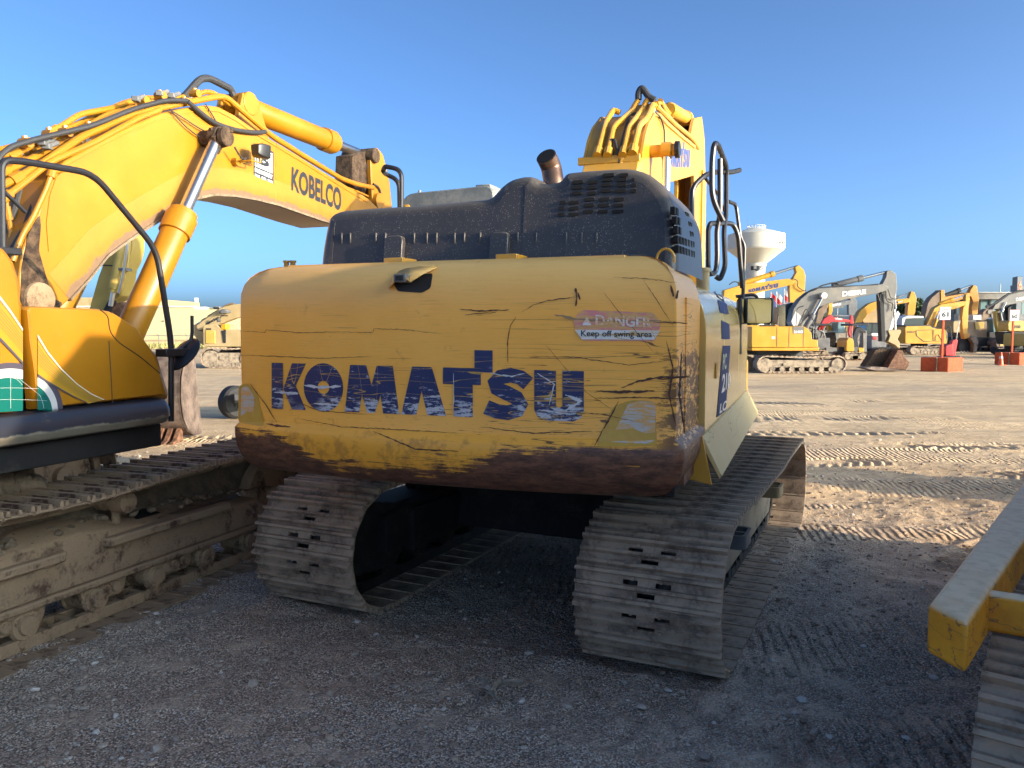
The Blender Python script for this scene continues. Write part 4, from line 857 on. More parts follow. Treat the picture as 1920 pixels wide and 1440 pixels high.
pipes(KF, [J(.33, .020, [(-10, 310), (0, 292), (20, 275), (62, 262), (175, 235), (250, 204), (312, 187), (352, 189)]),
           J(.0, .036, [(345, 182), (356, 170), (366, 158), (376, 148), (392, 146), (425, 163), (434, 168), (438, 182)]),
           J(KB + .04, .022, [(352, 190), (372, 208), (400, 230), (440, 244), (480, 249), (498, 247)]),
           J(.10, .016, [(480, 236), (560, 290), (640, 338), (690, 355), (716, 345)]), J(.22, .014, [(700, 345), (712, 352), (717, 385)]),
           J(KB + .03, .006, [(318, 205), (345, 222), (372, 240), (396, 252)]), J(KB + .03, .006, [(318, 205), (350, 240), (378, 260), (398, 258)]), J(KB + .02, .006, [(385, 195), (396, 212), (405, 228)]),
           J(KB + .14, .009, [(440, 276), (448, 290), (456, 300), (462, 296)]),
           J(.20, .03, [(95, 320), (70, 370), (48, 430), (24, 470), (10, 500)]), J(.05, .03, [(40, 350), (28, 390), (18, 430), (4, 460)])], kob, M['rubber'], 'hydraulic_hose')
for px, py in ((47, 268), (122, 248), (166, 240), (92, 252), (300, 180), (365, 176), (345, 192), (268, 190)):
    m = MB(); p = KF.un(px, py, 0, .22); m.cyl((p[0] - .04, p[1], p[2]), (p[0] + .05, p[1], p[2]), .038, n=10); m.cyl((p[0], p[1], p[2] + .02), (p[0], p[1], p[2] + .05), .022, n=8); m.build('pipe_clamp', M['yelk'], kob)
for px, py in ((88, 275), (146, 262), (170, 268), (255, 186), (322, 180), (346, 190), (300, 176), (80, 268)):
    m = MB(); p = KF.un(px, py, 0, .24); m.box(p[0] - .03, p[0] + .03, p[1] - .035, p[1] + .035, p[2] - .022, p[2] + .022, .5); m.cyl(p, (p[0], p[1] + .1, p[2] + .05), .02, n=8); m.build('hose_coupling', M['dgrey'], kob, .006)
# ---- house side, skirt, decals
SX_ = 1.49
hb = [ks(*p, SX_) for p in ((70, 768), (64, 700), (55, 640), (50, 580), (56, 574), (190, 579), (215, 586), (255, 612), (285, 655), (300, 690), (307, 742))]
m = MB(); m.loft([[(SX_ - .09, y, z) for y, z in hb], [(SX_ - .05, y, z) for y, z in hb]] + [[(SX_ - .05 + .05 * math.sin(a), hb_y, hb_z) for hb_y, hb_z in [(lambda c: (c[0] + (y - c[0]) * (1 - .03 * (1 - math.cos(a))), c[1] + (z - c[1]) * (1 - .05 * (1 - math.cos(a)))))((1.0, 1.75)) for y, z in hb]] for a in (math.pi / 6, math.pi / 3, math.pi / 2)])
dr_ = m.build('side_door', M['yelk'], kob, ang=28, label='yellow side door standing slightly open')
fr = [ks(*p, SX_ - .10) for p in ((188, 579), (215, 584), (262, 618), (300, 668), (320, 735), (322, 752), (200, 760))]
m = MB(); m.prism(fr, .55, SX_ - .10, 0); m.build('front_cover', M['yelk'], kob, .05)
for pth in (((188, 581), (203, 592), (205, 622), (222, 642), (262, 668), (300, 700)), ((204, 640), (208, 700), (211, 762))):
    m = MB(); m.tube(fillet([KF.un(a, b, 0, SX_ + .001) for a, b in pth], .06, 3), .0035, 5); m.build('panel_gap', M['dark'], kob)
ra = [ks(*p, SX_) for p in ((44, 773), (44, 575), (38, 520), (28, 490), (10, 464), (-40, 455), (-160, 450), (-160, 785))]
m = MB(); m.prism(ra, .6, SX_, 0); m.build('engine_cover', M['yelk'], kob, .03)
m = MB(); y0, z0 = ks(44, 775, SX_); y1 = ks(74, 770, SX_)[0]; m.box(.5, SX_ - .16, y0 - .05, y1 + .25, 1.43, 2.04); m.build('open_bay', M['dark'], kob)
m = MB(); m.box(.35, .9, y1 + .1, 1.45, 1.42, 1.75); m.box(-1.45, -.55, -1.4, 1.5, 1.4, 2.0); m.box(-1.45, 1.30, -2.6, 0, 1.4, 2.1); m.build('house_body', M['yelk'], kob, .03)
sk = [(SX_ - .02, 1.452), (SX_ + .03, 1.44), (SX_ + .07, 1.385), (SX_ + .075, 1.33), (SX_ + .04, 1.282), (SX_ - .05, 1.262), (.9, 1.25), (.9, 1.452)]
yF = ks(325, 770, SX_ + .07)[0]
m = MB(); m.loft([[(x, y, z) for x, z in sk] for y in (-2.6, yF - .06)] + [[(x - .03 * (x > 1), yF, z) for x, z in sk]])
t_ = NT('rubbed_dark_skirt'); zz = t_.sep()[2]; nn_ = t_.noise(7, 6, .7)
skm = t_.fin(t_.mix(t_.step(t_.math('ADD', zz, t_.math('MULTIPLY', nn_, .06)), 1.362, 1.372), t_.mix(t_.noise(9, 6, .7), (.10, .095, .075), (.30, .27, .21)), t_.mix(t_.step(nn_, .6, .75), (.025, .03, .045), (.16, .13, .10))), t_.math('ADD', .22, t_.math('MULTIPLY', nn_, .3)), 0, None, .3)
m.build('side_skirt', skm, kob, .01)
m = MB(); m.box(-1.4, 1.4, -2.6, 1.55, 1.10, 1.26); m.build('revolving_frame', M['uframe'], kob, .01)
def kq(*p, o=.004): return quad(*[KF.un(a, b, 0, SX_ + o) for a, b in p])
def kpoly(pts, mat, name, o, par=kob, clip=None):
    from mathutils.geometry import tessellate_polygon as tp
    P = [KF.un(a, b, 0, SX_ + o) for a, b in pts]; f = tp([[Vector((p[1], p[2], 0)) for p in P]]); m = MB(); m.add(P, f); return m.build(name, mat, par, norm=False)
def halfdisc(cx, cy, rx, ry, x0, x1, yb): return [(x, cy - ry * math.sqrt(max(0, 1 - ((x - cx) / rx) ** 2))) for x in np.linspace(max(x0, cx - rx), min(x1, cx + rx), 24)] + [(min(x1, cx + rx), yb(min(x1, cx + rx))), (max(x0, cx - rx), yb(max(x0, cx - rx)))]
yb = lambda x: 771 - (x - 30) * .06
for x0, x1 in ((-30, 43), (70.5, 200)):
    kpoly(halfdisc(20, 772, 99, 92, x0, x1, yb), M['ringd'], 'globe_ring', .003); kpoly(halfdisc(20, 772, 89, 81, x0, x1, yb), M['ring'], 'globe_ring', .005); kpoly(halfdisc(20, 772, 78, 64, x0, x1, yb), M['teal'], 'globe_decal', .007)
m = MB()
for f in (.28, .62):
    m.tube([KF.un(20 + 78 * math.cos(a), 772 - 64 * f - 5 * math.sin(a), 0, SX_ + .008) for a in np.linspace(math.pi - .5, 0.5, 14) if not 43 < 20 + 78 * math.cos(a) < 70.5 and 78 * abs(math.cos(a)) < 78 * math.sqrt(1 - f * f)][:30], .0008, 4)
for f in (.0, .45, .8):
    for sg in (1,): m.tube([KF.un(20 + sg * 78 * f * math.cos(a), 772 - 64 * math.sin(a), 0, SX_ + .008) for a in np.linspace(.1, math.pi / 2, 12) if not 43 < 20 + 78 * f * math.cos(a) < 70.5], .0008, 4)
m.build('globe_lines', M['wht'], kob)
def band(up, lo, mat, name, o): kpoly(up + lo[::-1], mat, name, o)
upL = [(-30, 520), (0, 562), (20, 588), (43, 622)]; upR = [(71, 634), (90, 664), (115, 694), (145, 722), (170, 739), (193, 750)]
def sh(p, d): return [(a, b + d) for a, b in p]
loL = [(-30, 600), (0, 634), (20, 655), (43, 680)]; loR = [(71, 703), (90, 716), (115, 730), (140, 744), (160, 753), (166, 757)]
for u_, l_ in ((upL, loL), (upR, loR)):
    band(u_, l_, M['golden'], 'stripe_decal', .006)
    for k, (t0, t1, mt) in enumerate(((-.10, -.02, 'silv'), (-.02, .05, 'goldl'), (.18, .22, 'goldl'), (.28, .32, 'goldl'), (.38, .42, 'goldl'), (.48, .52, 'goldl'), (.58, .61, 'goldl'), (.67, .70, 'goldl'), (.97, 1.06, 'ringd'))):
        f = lambda t: [(a[0] + (b[0] - a[0]) * t, a[1] + (b[1] - a[1]) * t) for a, b in zip(u_, l_)]
        band(f(t0), f(t1), M[mt], 'stripe_decal', .008)
onto(sqv, kq((96, 753), (80, 718), (79, 724), (92, 755)), 'stripe_decal', M['silv'], kob)
# rails and mirror
RX = 1.42
def krail(pts, r, rr=.08, name='handrail'):
    m = MB(); m.tube(fillet([KF.un(a, b, 0, RX) for a, b in pts], rr, 5), r, 10); return m.build(name, M['black'], kob)
krail([(4, 470), (2, 300), (40, 302), (175, 325), (293, 468), (321, 640), (321, 790)], .021, .12)
krail([(4, 356), (48, 398)], .012, .02, 'rail_brace')
a = Vector(KF.un(321, 661, 0, RX)); m = MB(); m.box(a.x - .05, a.x + .05, a.y - .10, a.y + .16, a.z - .028, a.z + .028); m.build('mirror_clamp', M['black'], kob, .006)
krail([(326, 662), (336, 655), (358, 638), (360, 628), (360, 592)], .013, .03, 'mirror_arm')
b = Vector(KF.un(349, 667, 0, RX)); m = MB(); N = 20
dsc = [(math.cos(k * math.tau / N), math.sin(k * math.tau / N)) for k in range(N)]
ax_u = (Vector(KF.un(366, 636, 0, RX)) - Vector(KF.un(326, 695, 0, RX))) / 2; cc = (Vector(KF.un(366, 636, 0, RX)) + Vector(KF.un(326, 695, 0, RX))) / 2; nrm_ = Vector((0, ax_u.z, -ax_u.y)).normalized()
for d, s in ((0, 1), (.012, 1.0), (.035, .8), (.05, .4)): pass
m.loft([[cc + ax_u * s * q[0] + Vector((.11 * s * q[1], 0, 0)) + nrm_ * (-d) for q in dsc] for d, s in ((0, 1), (.012, 1.0), (.03, .8), (.042, .3))]); m.cyl(cc - nrm_ * .03, a, .02); m.build('round_mirror', M['black'], kob)
m = MB(); a = KF.un(2, 470, 0, RX); m.box(RX - .04, RX + .04, a[1] - .08, a[1] + .1, a[2] - .02, a[2] + .02); m.build('rail_foot', M['black'], kob, .005)
# ---- crawler
kb4 = set(kob.children)
KM = dict(chain=M['frame'], shoe=M['tsteel'], frame=M['frame'])
add_track(kob, 1.28, .64, 2.45, .46, 1, KM, .05, .93, name='crawler_track', label='dusty rust-brown crawler track on the near side', ph=.3)
add_track(kob, -1.28, .64, 2.45, .46, -1, KM, .05, .93, name='crawler_track', label='far crawler track under the house', ph=.1)
kt = 2.45
for s_, x0 in ((1, 1.28), (-1, -1.28)):
    m = MB()
    def sec_k(y, zt, zi): return [(x0 - .26, y, .30), (x0 + .235, y, .30), (x0 + .245, y, zt - .10), (x0 + .22, y, zt - .03), (x0 + .16, y, zt), (x0 - .1, y, zt + .04), (x0 - .26, y, zt + .05)]
    m.loft([sec_k(y, zt, 0) for y, zt in ((-kt + .45, .50), (-.95, .56), (-.4, .64), (.4, .66), (1.0, .58), (kt - .35, .52), (kt - .2, .46))]); m.box(x0 - .2, x0 + .26, -kt + .4, kt - .3, .255, .30)
    fr_ = m.build('track_frame', M['frame'], kob, .012)
    if s_ > 0:
        m = MB()
        for y_, sx, sy in ((-.62, .085, .12), (1.05, .085, .11)):
            zt_ = float(np.interp(y_, [-kt + .45, -.95, -.4, .4, 1.0, kt - .35], [.50, .56, .64, .66, .58, .52])); m.add([(x0 + .06 - sx, y_ - sy, zt_ + .032), (x0 + .06 + sx, y_ - sy, zt_ + .014), (x0 + .06 + sx, y_ + sy, zt_ + .014), (x0 + .06 - sx, y_ + sy, zt_ + .032)], [(0, 1, 2, 3)])
        m.build('frame_opening_dark', M['dark_fill'], fr_)  # flat black quads; the shade inside the openings is their colour
        for ya, yb_ in ((.55, 1.75), (-.9, .25)):
            m = MB(); rr_ = fillet([(x0 + .20, ya, .50), (x0 + .30, ya, .50), (x0 + .30, yb_, .50), (x0 + .20, yb_, .50)], .07, 5)
            m.loft([[(p.x, p.y, .50) for p in rr_], [(p.x, p.y, .56) for p in rr_]]); m.build('side_step', M['frame'], fr_, .012)
        for k in range(6):
            m = MB(); y = -kt + .55 + k * .62; m.prism(rpoly([(y - .20, .30), (y + .20, .30), (y + .16, .14), (y - .16, .14)], [0, 0, .06, .06], 4), x0 + .17, x0 + .215, 0)
            for q in (-.09, 0, .09): m.cyl((x0 + .2, y + q, .20), (x0 + .235, y + q, .20), .038, n=12)
            m.build('roller_guard', M['frame'], fr_, .008)
        # dirt heaped on the frame
        rs = random.Random(4); m = MB()
        for k in range(320):
            y = rs.uniform(-2.0, 2.1); x = x0 + rs.gauss(.02, .10); r = .006 + .03 * rs.random() ** 2
            if abs(y - .62) < .2 and x > x0 + .1: continue
            m.blob((x, y, .655 - .05 * abs(y) ** 2 * .4 + rs.uniform(0, .01)), (r * 1.2, r, r * .8), k, 1, .3)
        hx_ = np.linspace(x0 - .27, x0 + .19, 16); hy_ = np.linspace(-2.3, 2.5, 90); rr_ = []
        for y in hy_: rr_.append([(x, y, .585 - .012 * abs(y) + .27 * math.exp(-((x - x0 + .16) / .11) ** 2) + .025 * math.sin(y * 5 + x * 9) * math.sin(y * 2.3) + rs.uniform(-.008, .008)) for x in hx_])
        m.loft(rr_, closed=False, caps=False)
        o = m.build('dirt_on_frame', M['earth'], kob); o['kind'] = 'stuff'
m = MB(); m.prism([(-.8, .35), (.8, .35), (.6, .85), (-.6, .85)], -1.1, 1.1, 0); m.cyl((0, 0, .6), (0, 0, 1.12), .68, n=32); m.build('centre_frame', M['frame'], kob, .01)
rs = random.Random(8); m = MB()
for k in range(60): m.blob((rs.uniform(.45, 1.0), rs.uniform(-.6, 1.0), .92 + rs.uniform(-.04, .05)), [rs.uniform(.05, .13)] * 3, k, 2, .16)
o = m.build('packed_earth', M['earth'], kob); o['kind'] = 'stuff'
for o in set(kob.children) - kb4:
    if o.name.split('.')[0] not in ('centre_frame', 'packed_earth'): o.location.y = .45
    if o.name.split('.')[0] in ('track_frame', 'dirt_on_frame'): o.location.x = -.11
# ================================================================ machine at the right edge, mostly out of the picture
RF = Frame(5.0, .8, rad(38)); rt = RF.empty('crawler_machine')
tag(rt, 'yellow machine at the right edge with a square box beam above its grey crawler track', 'crawler machine')
zT, zB = 1.0, .82
c4 = [gz(1740, 1130, zT), gz(1815, 1166, zT)]; d_ = Vector((math.sin(rad(38)), math.cos(rad(38)), 0))
A_, B_ = Vector(c4[0]), Vector(c4[1]); far = 4.2
q1 = Vector(gz(1920, 900, zT)); d_ = (q1 - A_).normalized(); q2 = Vector(gz(1920, 1012, zT))
P_ = [A_, B_, B_ + (q2 - B_).normalized() * far, A_ + d_ * far]
L_ = [RF.loc(p) for p in P_]; low = [(p[0], p[1], zB) for p in L_]
t_ = NT('worn_beam_paint'); up_ = t_.sep(t_.t.nodes.new('ShaderNodeNewGeometry').outputs['Normal'])[2]; n_ = t_.noise(5, 5, .65); cr = t_.math('MAXIMUM', t_.math('MULTIPLY', t_.line(t_.noise(4, 3, .6, t_.map((1, 1, 3))), .010), .9), t_.step(t_.noise(26, 5, .7), .66, .70))
bm_ = t_.fin(t_.mix(t_.math('MULTIPLY', t_.step(up_, .2, .8), t_.step(n_, .2, .6, .75, .98)), t_.mix(t_.math('MULTIPLY', cr, .8), t_.mix(t_.step(n_, .35, .65), (.62, .26, .015), (.78, .36, .02)), (.16, .085, .05)), t_.mix(t_.step(t_.noise(17, 4), .4, .7), (.86, .62, .36), (.72, .50, .27))), .6, 0, t_.bump(t_.noise(40, 3), .12, .01))
m = MB(); m.hexa(low + list(L_)); m.build('box_beam', bm_, rt, .022, seg=4)
# cross member
e0 = Vector(gz(1845, 1112, .985)); e1 = Vector(gz(1990, 1135, .985)); u_ = (e1 - e0).normalized(); v_ = Vector((-u_.y, u_.x, 0))
m = MB(); P_ = [e0 - u_ * .05, e1 + u_ * 1.2, e1 + u_ * 1.2 + v_ * .07, e0 - u_ * .05 + v_ * .07]; L_ = [RF.loc(p) for p in P_]
m.hexa([(p[0], p[1], .845) for p in L_] + [(p[0], p[1], .985) for p in L_]); m.build('cross_member', bm_, rt, .015, seg=3)
m = MB(); m.tube([RF.loc(tuple(q)) for q in (e0 + Vector((0, 0, .0)), e0 + v_ * .07, )], .007, 6); m.tube([RF.loc((e0.x, e0.y, z)) for z in (.845, .985)], .007, 6); m.build('weld_bead', bm_, rt)
# its track: near end of the left crawler
tn = RF.loc((1.50, 2.56, 0)); tw = .62
add_track(rt, tn[0] + tw / 2 + .02, tw, 1.75, .40, -1, dict(chain=M['uframe'], shoe=M['steel'], frame=M['uframe']), .03, .80, name='crawler_track')
yo = tn[1] + 1.75 + .40
for o in rt.children:
    if o.name.split('.')[0] in ('crawler_track', 'idler_wheel', 'drive_sprocket', 'bottom_roller', 'top_roller'): o.location.y = yo
m = MB(); cx_ = tn[0] + tw / 2; m.box(cx_ - .16, cx_ + .16, yo - 1.5, yo + 1.5, .25, .6); m.build('track_frame', M['uframe'], rt, .02)
# ================================================================ things beyond, each at its own distance
class Far:
    """a thing standing at distance D; outlines are given where they meet the plane through its middle"""
    def __init__(s, name, D, px, label, cat, group=None, base=0):
        p = gy(px, 600, D); s.D = D; s.o = (p[0], D, base); s.root = empty(name, s.o); tag(s.root, label, cat, group)
    def P(s, px, py, dy=0): p = gy(px, py, s.D); return Vector((p[0] - s.o[0], dy, p[2] - s.o[2]))
    def slab(s, name, pts, y0, y1, mat, par=None, bev=.02, r=0, ground=False):
        q = [s.P(a, b) for a, b in pts]; q = [(v.x, max(v.z, .0) if ground else v.z) for v in q]
        if r: q = rpoly(q, r, 3)
        m = MB(); m.prism(q, y0, y1, 1); return m.build(name, M[mat] if isinstance(mat, str) else mat, par or s.root, bev, 30)
    def tube(s, name, pts, r, mat, dy=0, par=None, rr=.15):
        m = MB(); m.tube(fillet([s.P(a, b, dy) for a, b in pts], rr, 3), r, 8); return m.build(name, M[mat], par or s.root)
    def rod(s, a, b, f, r, mat, dy=0, name='cylinder'): return rod(s.root, s.P(*a, dy), s.P(*b, dy), f, r, (M[mat],), r * .5, name)
    def text(s, t, q, dy, mat, par=None, name='lettering', bold=.03):
        vf = WM if t is None else glyphs(t, bold); return onto(vf, quad(*[s.P(a, b, dy) for a, b in q]), name, M[mat], par or s.root)
    def track(s, x0, x1, yt, w=.6, half=1.25, mf='shoein', ms='steel', H=None, near=True):
        """two crawlers from pixel x0 to x1"""
        a, b = s.P(x0, 600).x, s.P(x1, 600).x; H = H or max(.45, s.P(x0, yt).z); R = H / 2; T = (b - a) / 2 - R; cx = (a + b) / 2
        for k in (-1, 1):
            y = k * half; P = [Vector(p) for p in track_path(T, R, H, .04)]; pts = along(P, .2); m = MB()
            for p, t in pts:
                n = Vector((t.y, -t.x)); c = [p - t * .09, p + t * .09, p + t * .09 - n * .05, p - n * .05 - t * .09]; g = [p - t * .03, p + t * .02, p + t * .01 + n * .03, p - t * .02 + n * .03]
                for pl in (c, g): m.loft([[(cx + v.x, y - w / 2, v.y + .03) for v in pl], [(cx + v.x, y + w / 2, v.y + .03) for v in pl]])
            t_ = m.build('crawler_track', M[ms], s.root)
            m = MB(); m.prism(rpoly([(cx - T + .1, .25), (cx + T, .25), (cx + T, H * .78), (cx - T + .1, H * .78)], .08, 3), y - .2, y + .2, 1)
            for e in (-1, 1): m.cyl((cx + e * T, y - .25, R), (cx + e * T, y + .25, R), R * .80, n=20)
            for i in range(7): xx = cx - T + .3 + i * (2 * T - .6) / 6; m.cyl((xx, y - .27, .17), (xx, y + .27, .17), .11, n=12)
            m.box(cx - T * .5, cx - T * .5 + .2, y - .26, y + .26, H * .45, H * .6); m.build('track_frame', M[mf], t_)
        m = MB(); m.box(cx - .7, cx + .7, -half, half, .35, H * .8); m.cyl((cx, 0, .4), (cx, 0, H + .3), .55); m.build('centre_frame', M['dark'], s.root)
def cv(ox, oy, k): return lambda *p: [(ox + a / k, oy + b / k) for a, b in p]
A4 = cv(1340, 400, 4.5); B7 = cv(1470, 500, 7.2); C7 = cv(1700, 500, 7.2); G6 = cv(1600, 500, 6); D8 = cv(240, 540, 8.727)
GX = 'excavators parked across the yard'
def bucket(f, lip, inner, side, mat='rust', w=.55, teeth=0):
    o = f.slab('bucket', side, -w, -.0, mat, bev=.015); f.slab('bucket_inside', inner, .0, w, 'mud', o); f.slab('cutting_edge', lip, -w, w * .6, 'bucket', o, ground=True)
    return o
# -- yellow house with grey boom, nearest on the right
f = Far('excavator', 35, 1450, 'yellow excavator with grey boom, rusty bucket on the ground, right of the wing mirror', 'excavator', GX)
f.track(1401, 1563, 666, .6, 1.25)
hs_ = f.slab('house', [(1392, 612), (1486, 612), (1494, 617), (1500, 624), (1501, 636), (1511, 636), (1512, 650), (1392, 650)], -1.35, 1.3, 'yel2', r=.05)
f.slab('lower_rail', [(1391, 650.5), (1514, 650.5), (1512, 656), (1392, 656)], -1.4, 1.3, 'yel2'); f.slab('turntable', [(1400, 656), (1490, 656), (1480, 664), (1410, 664)], -.8, .8, 'dark')
f.slab('cab', [(1478, 570), (1492, 566), (1498, 580), (1500, 612), (1478, 612)], .35, 1.3, 'glass')
m = MB()
for x in (1438, 1460, 1486): a = f.P(x, 613); m.box(a.x - .012, a.x + .012, -1.358, -1.34, f.P(x, 649).z, a.z)
m.build('panel_gap', M['brown'], hs_)
f.slab('grey_badge', [(1466, 612.5), (1485, 612.5), (1485, 625), (1467, 625)], -1.362, -1.345, 'grey', hs_, 0); f.text('210G', [(1467.5, 624), (1484, 624), (1484, 619.5), (1467.5, 619.5)], -1.37, 'wht', hs_)
f.slab('service_sticker', [(1428, 630), (1434, 630), (1434, 635), (1428, 635)], -1.36, -1.345, 'white', hs_, 0)
f.slab('boom', B7((60, 740), (95, 570), (190, 440), (300, 350), (430, 300), (680, 283), (1190, 255), (1300, 240), (1370, 280), (1350, 325), (1190, 372), (800, 445), (560, 505), (440, 545), (330, 640), (210, 760), (160, 800), (90, 805)), -.30, .30, 'grey')
f.text('DEERE', B7((748, 405), (1066, 370), (1066, 308), (748, 342)), -.31, 'wht', bold=.04)
f.slab('boom_foot', B7((60, 740), (120, 600), (215, 690), (200, 750), (150, 805), (85, 800)), -.32, .32, 'white')
for dy in (-.42, .42): f.rod(B7((215, 890))[0], B7((480, 400))[0], .5, .11, 'dgrey', dy, 'boom_cylinder'); 
m = MB(); a = f.P(*B7((480, 395))[0]); m.cyl((a.x, -.55, a.z), (a.x, .55, a.z), .13); m.build('cylinder_pin', M['white'], f.root)
f.rod(B7((650, 255))[0], B7((1370, 75))[0], .58, .12, 'dgrey', 0, 'arm_cylinder')
f.slab('arm', B7((1365, 60), (1420, 50), (1492, 110), (1505, 290), (1470, 440), (1445, 700), (1400, 860), (1340, 1010), (1298, 1010), (1270, 380), (1320, 330), (1300, 240), (1350, 150)), -.17, .17, 'grey')
f.slab('arm_front_plate', B7((1268, 372), (1320, 372), (1345, 1010), (1298, 1010)), -.18, .18, 'dark', bev=0)
f.rod(B7((1485, 300))[0], B7((1500, 850))[0], .5, .08, 'dgrey', 0, 'bucket_cylinder')
f.slab('bucket_linkage', B7((1370, 860), (1540, 850), (1550, 880), (1500, 980), (1530, 1020), (1530, 1110), (1470, 1060), (1370, 1010), (1400, 930), (1380, 890)), -.22, .22, 'tan')
for q in (((430, 300), (480, 260), (620, 225), (690, 215), (720, 240)), ((90, 600), (200, 430), (320, 330), (440, 285), (700, 270), (1040, 262), (1250, 240))): f.tube('hose', B7(*q), .03, 'rubber', -.15)
for q in (((1250, 250), (1215, 300), (1250, 460), (1270, 470)), ((1330, 250), (1380, 330), (1400, 430), (1480, 440)), ((1340, 330), (1350, 480), (1440, 490), (1415, 600))): f.tube('hose', B7(*q), .022, 'rubber', -.25)
bucket(f, B7((1010, 1362), (1130, 1338), (1560, 1372), (1548, 1396), (1150, 1396)), B7((1090, 1345), (1235, 1125), (1300, 1105), (1470, 1110), (1340, 1355)), B7((1320, 1358), (1455, 1118), (1520, 1125), (1535, 1200), (1612, 1290), (1600, 1335), (1560, 1392), (1400, 1380)))
for q in (((30, 810), (45, 560), (130, 540)), ((60, 810), (160, 560), (300, 800)), ((-120, 830), (-60, 840), (-55, 1040)),): f.tube('handrail', B7(*q), .02, 'black', -1.2)
# -- yellow boom with wordmark
f = Far('excavator', 47, 1440, 'yellow excavator with a long wordmark on its boom rising in front of the water tower', 'excavator', GX)
f.track(1380, 1470, 656, .6, 1.25); f.slab('house', [(1375, 610), (1462, 610), (1464, 646), (1375, 646)], -1.3, 1.3, 'yel2', r=.1)
f.slab('boom', A4((60, 760), (70, 650), (240, 600), (610, 553), (660, 575), (655, 600), (440, 652), (240, 702), (180, 735), (130, 800)), -.3, .3, 'yel2')
f.text(None, A4((273, 672), (522, 625), (522, 590), (273, 643)), -.31, 'navy')
f.rod(A4((200, 600))[0], A4((690, 450))[0], .62, .15, 'yel2', 0, 'arm_cylinder')
f.slab('arm', A4((668, 455), (700, 438), (742, 480), (756, 525), (750, 690), (700, 705), (660, 800), (626, 800), (620, 620), (645, 560), (680, 500)), -.2, .2, 'yel2')
for q in (((640, 550), (690, 570), (680, 620), (740, 660), (752, 650)), ((110, 605), (150, 575), (200, 590))): f.tube('hose', A4(*q), .03, 'rubber', -.3)
# -- excavator whose cab shows behind the first one
f = Far('excavator', 42, 1462, 'orange-yellow excavator with black guard rails, only its cab showing behind the yellow and grey one', 'excavator', GX)
f.track(1430, 1500, 658, .6, 1.2); f.slab('house', A4((440, 940), (640, 940), (640, 1080), (440, 1080)), -1.3, 1.3, 'orange')
c_ = f.slab('cab', A4((470, 935), (475, 800), (610, 775), (622, 830), (622, 935)), -1.25, -.1, 'orange', r=.08); f.slab('cab_window', A4((480, 930), (484, 850), (600, 832), (604, 930)), -1.27, -1.24, 'glass', c_, 0)
f.tube('handrail', A4((455, 945), (460, 850), (530, 845), (535, 945)), .03, 'black', -1.4); f.tube('handrail', A4((600, 945), (606, 800), (640, 800)), .03, 'black', -1.4); f.slab('boom', A4((560, 800), (600, 760), (640, 765), (640, 940), (600, 940)), .0, .5, 'orange')
# -- dark grey boom behind
f = Far('excavator', 66, 1560, 'dark grey boomed excavator seen beneath the nearer grey boom', 'excavator', GX)
f.track(1520, 1580, 652, .6, 1.2); f.slab('house', B7((330, 860), (660, 860), (660, 980), (330, 980)), -1.3, 1.3, 'grey')
f.slab('boom', B7((330, 820), (420, 620), (560, 505), (860, 455), (905, 445), (905, 480), (860, 512), (640, 560), (520, 640), (440, 860)), -.3, .3, 'dgrey'); f.text('DEERE', B7((590, 545), (752, 520), (752, 492), (590, 515)), -.32, 'wht')
f.slab('arm', B7((880, 430), (935, 415), (972, 465), (976, 580), (930, 655), (860, 655), (858, 480)), -.2, .2, 'dgrey'); f.rod(B7((620, 480))[0], B7((890, 430))[0], .6, .1, 'dgrey')
# -- yellow machine with its bucket curled
f = Far('excavator', 60, 1575, 'small yellow excavator with upright arm and dark cab, left of the red boom', 'excavator', GX)
f.track(1560, 1592, 650, .5, 1.0); f.slab('house', B7((640, 880), (750, 770), (840, 760), (840, 890)), -1.1, 1.1, 'yel2'); f.slab('cab', B7((640, 895), (645, 745), (740, 740), (745, 895)), -1.12, 0, 'tealglass', bev=.05)
f.slab('arm', B7((585, 480), (640, 460), (645, 600), (600, 700), (635, 860), (590, 860), (560, 700), (590, 600)), -.2, .2, 'yel2'); f.slab('bucket', B7((570, 900), (650, 880), (665, 980), (640, 1080), (560, 1060)), -.6, .6, 'mud', r=.1)
f.slab('boom', B7((410, 760), (450, 580), (540, 500), (590, 520), (520, 640), (480, 800)), -.25, .25, 'brown')
# -- red mini excavator under a black canopy
f = Far('mini_excavator', 50, 1535, 'red-boomed mini excavator under a flat black canopy', 'mini excavator')
f.track(1505, 1545, 662, .35, .7, H=.5); f.slab('canopy', B7((320, 768), (570, 768), (570, 795), (320, 800)), -.8, .8, 'black'); f.slab('body', B7((400, 960), (560, 960), (560, 1120), (360, 1120)), -.7, .7, 'dgrey', r=.08)
for x in (345, 380, 545, 568): f.tube('canopy_post', B7((x, 795), (x, 1100)), .03, 'black', -.6 if x < 400 else .5)
f.slab('seat', B7((390, 900), (430, 900), (440, 960), (480, 970), (480, 1000), (390, 1000)), -.2, .3, 'dark')
f.slab('boom', B7((450, 850), (530, 705), (620, 645), (655, 680), (885, 722), (870, 752), (650, 742), (585, 765), (500, 860)), -.12, .12, 'red'); f.text('YANMAR', B7((672, 716), (780, 722), (780, 700), (672, 690)), -.13, 'wht')
f.slab('arm', B7((890, 655), (920, 660), (932, 760), (915, 900), (890, 960), (862, 900), (880, 760)), -.1, .1, 'red'); f.rod(B7((640, 665))[0], B7((895, 662))[0], .55, .06, 'dgrey'); f.rod(B7((480, 960))[0], B7((540, 800))[0], .5, .06, 'grey', -.2)
f.tube('hose', B7((440, 860), (500, 880), (520, 960), (510, 1190)), .05, 'grey', -.4); f.slab('blade', B7((500, 1090), (640, 1090), (640, 1150), (500, 1150)), -.8, .8, 'dgrey')
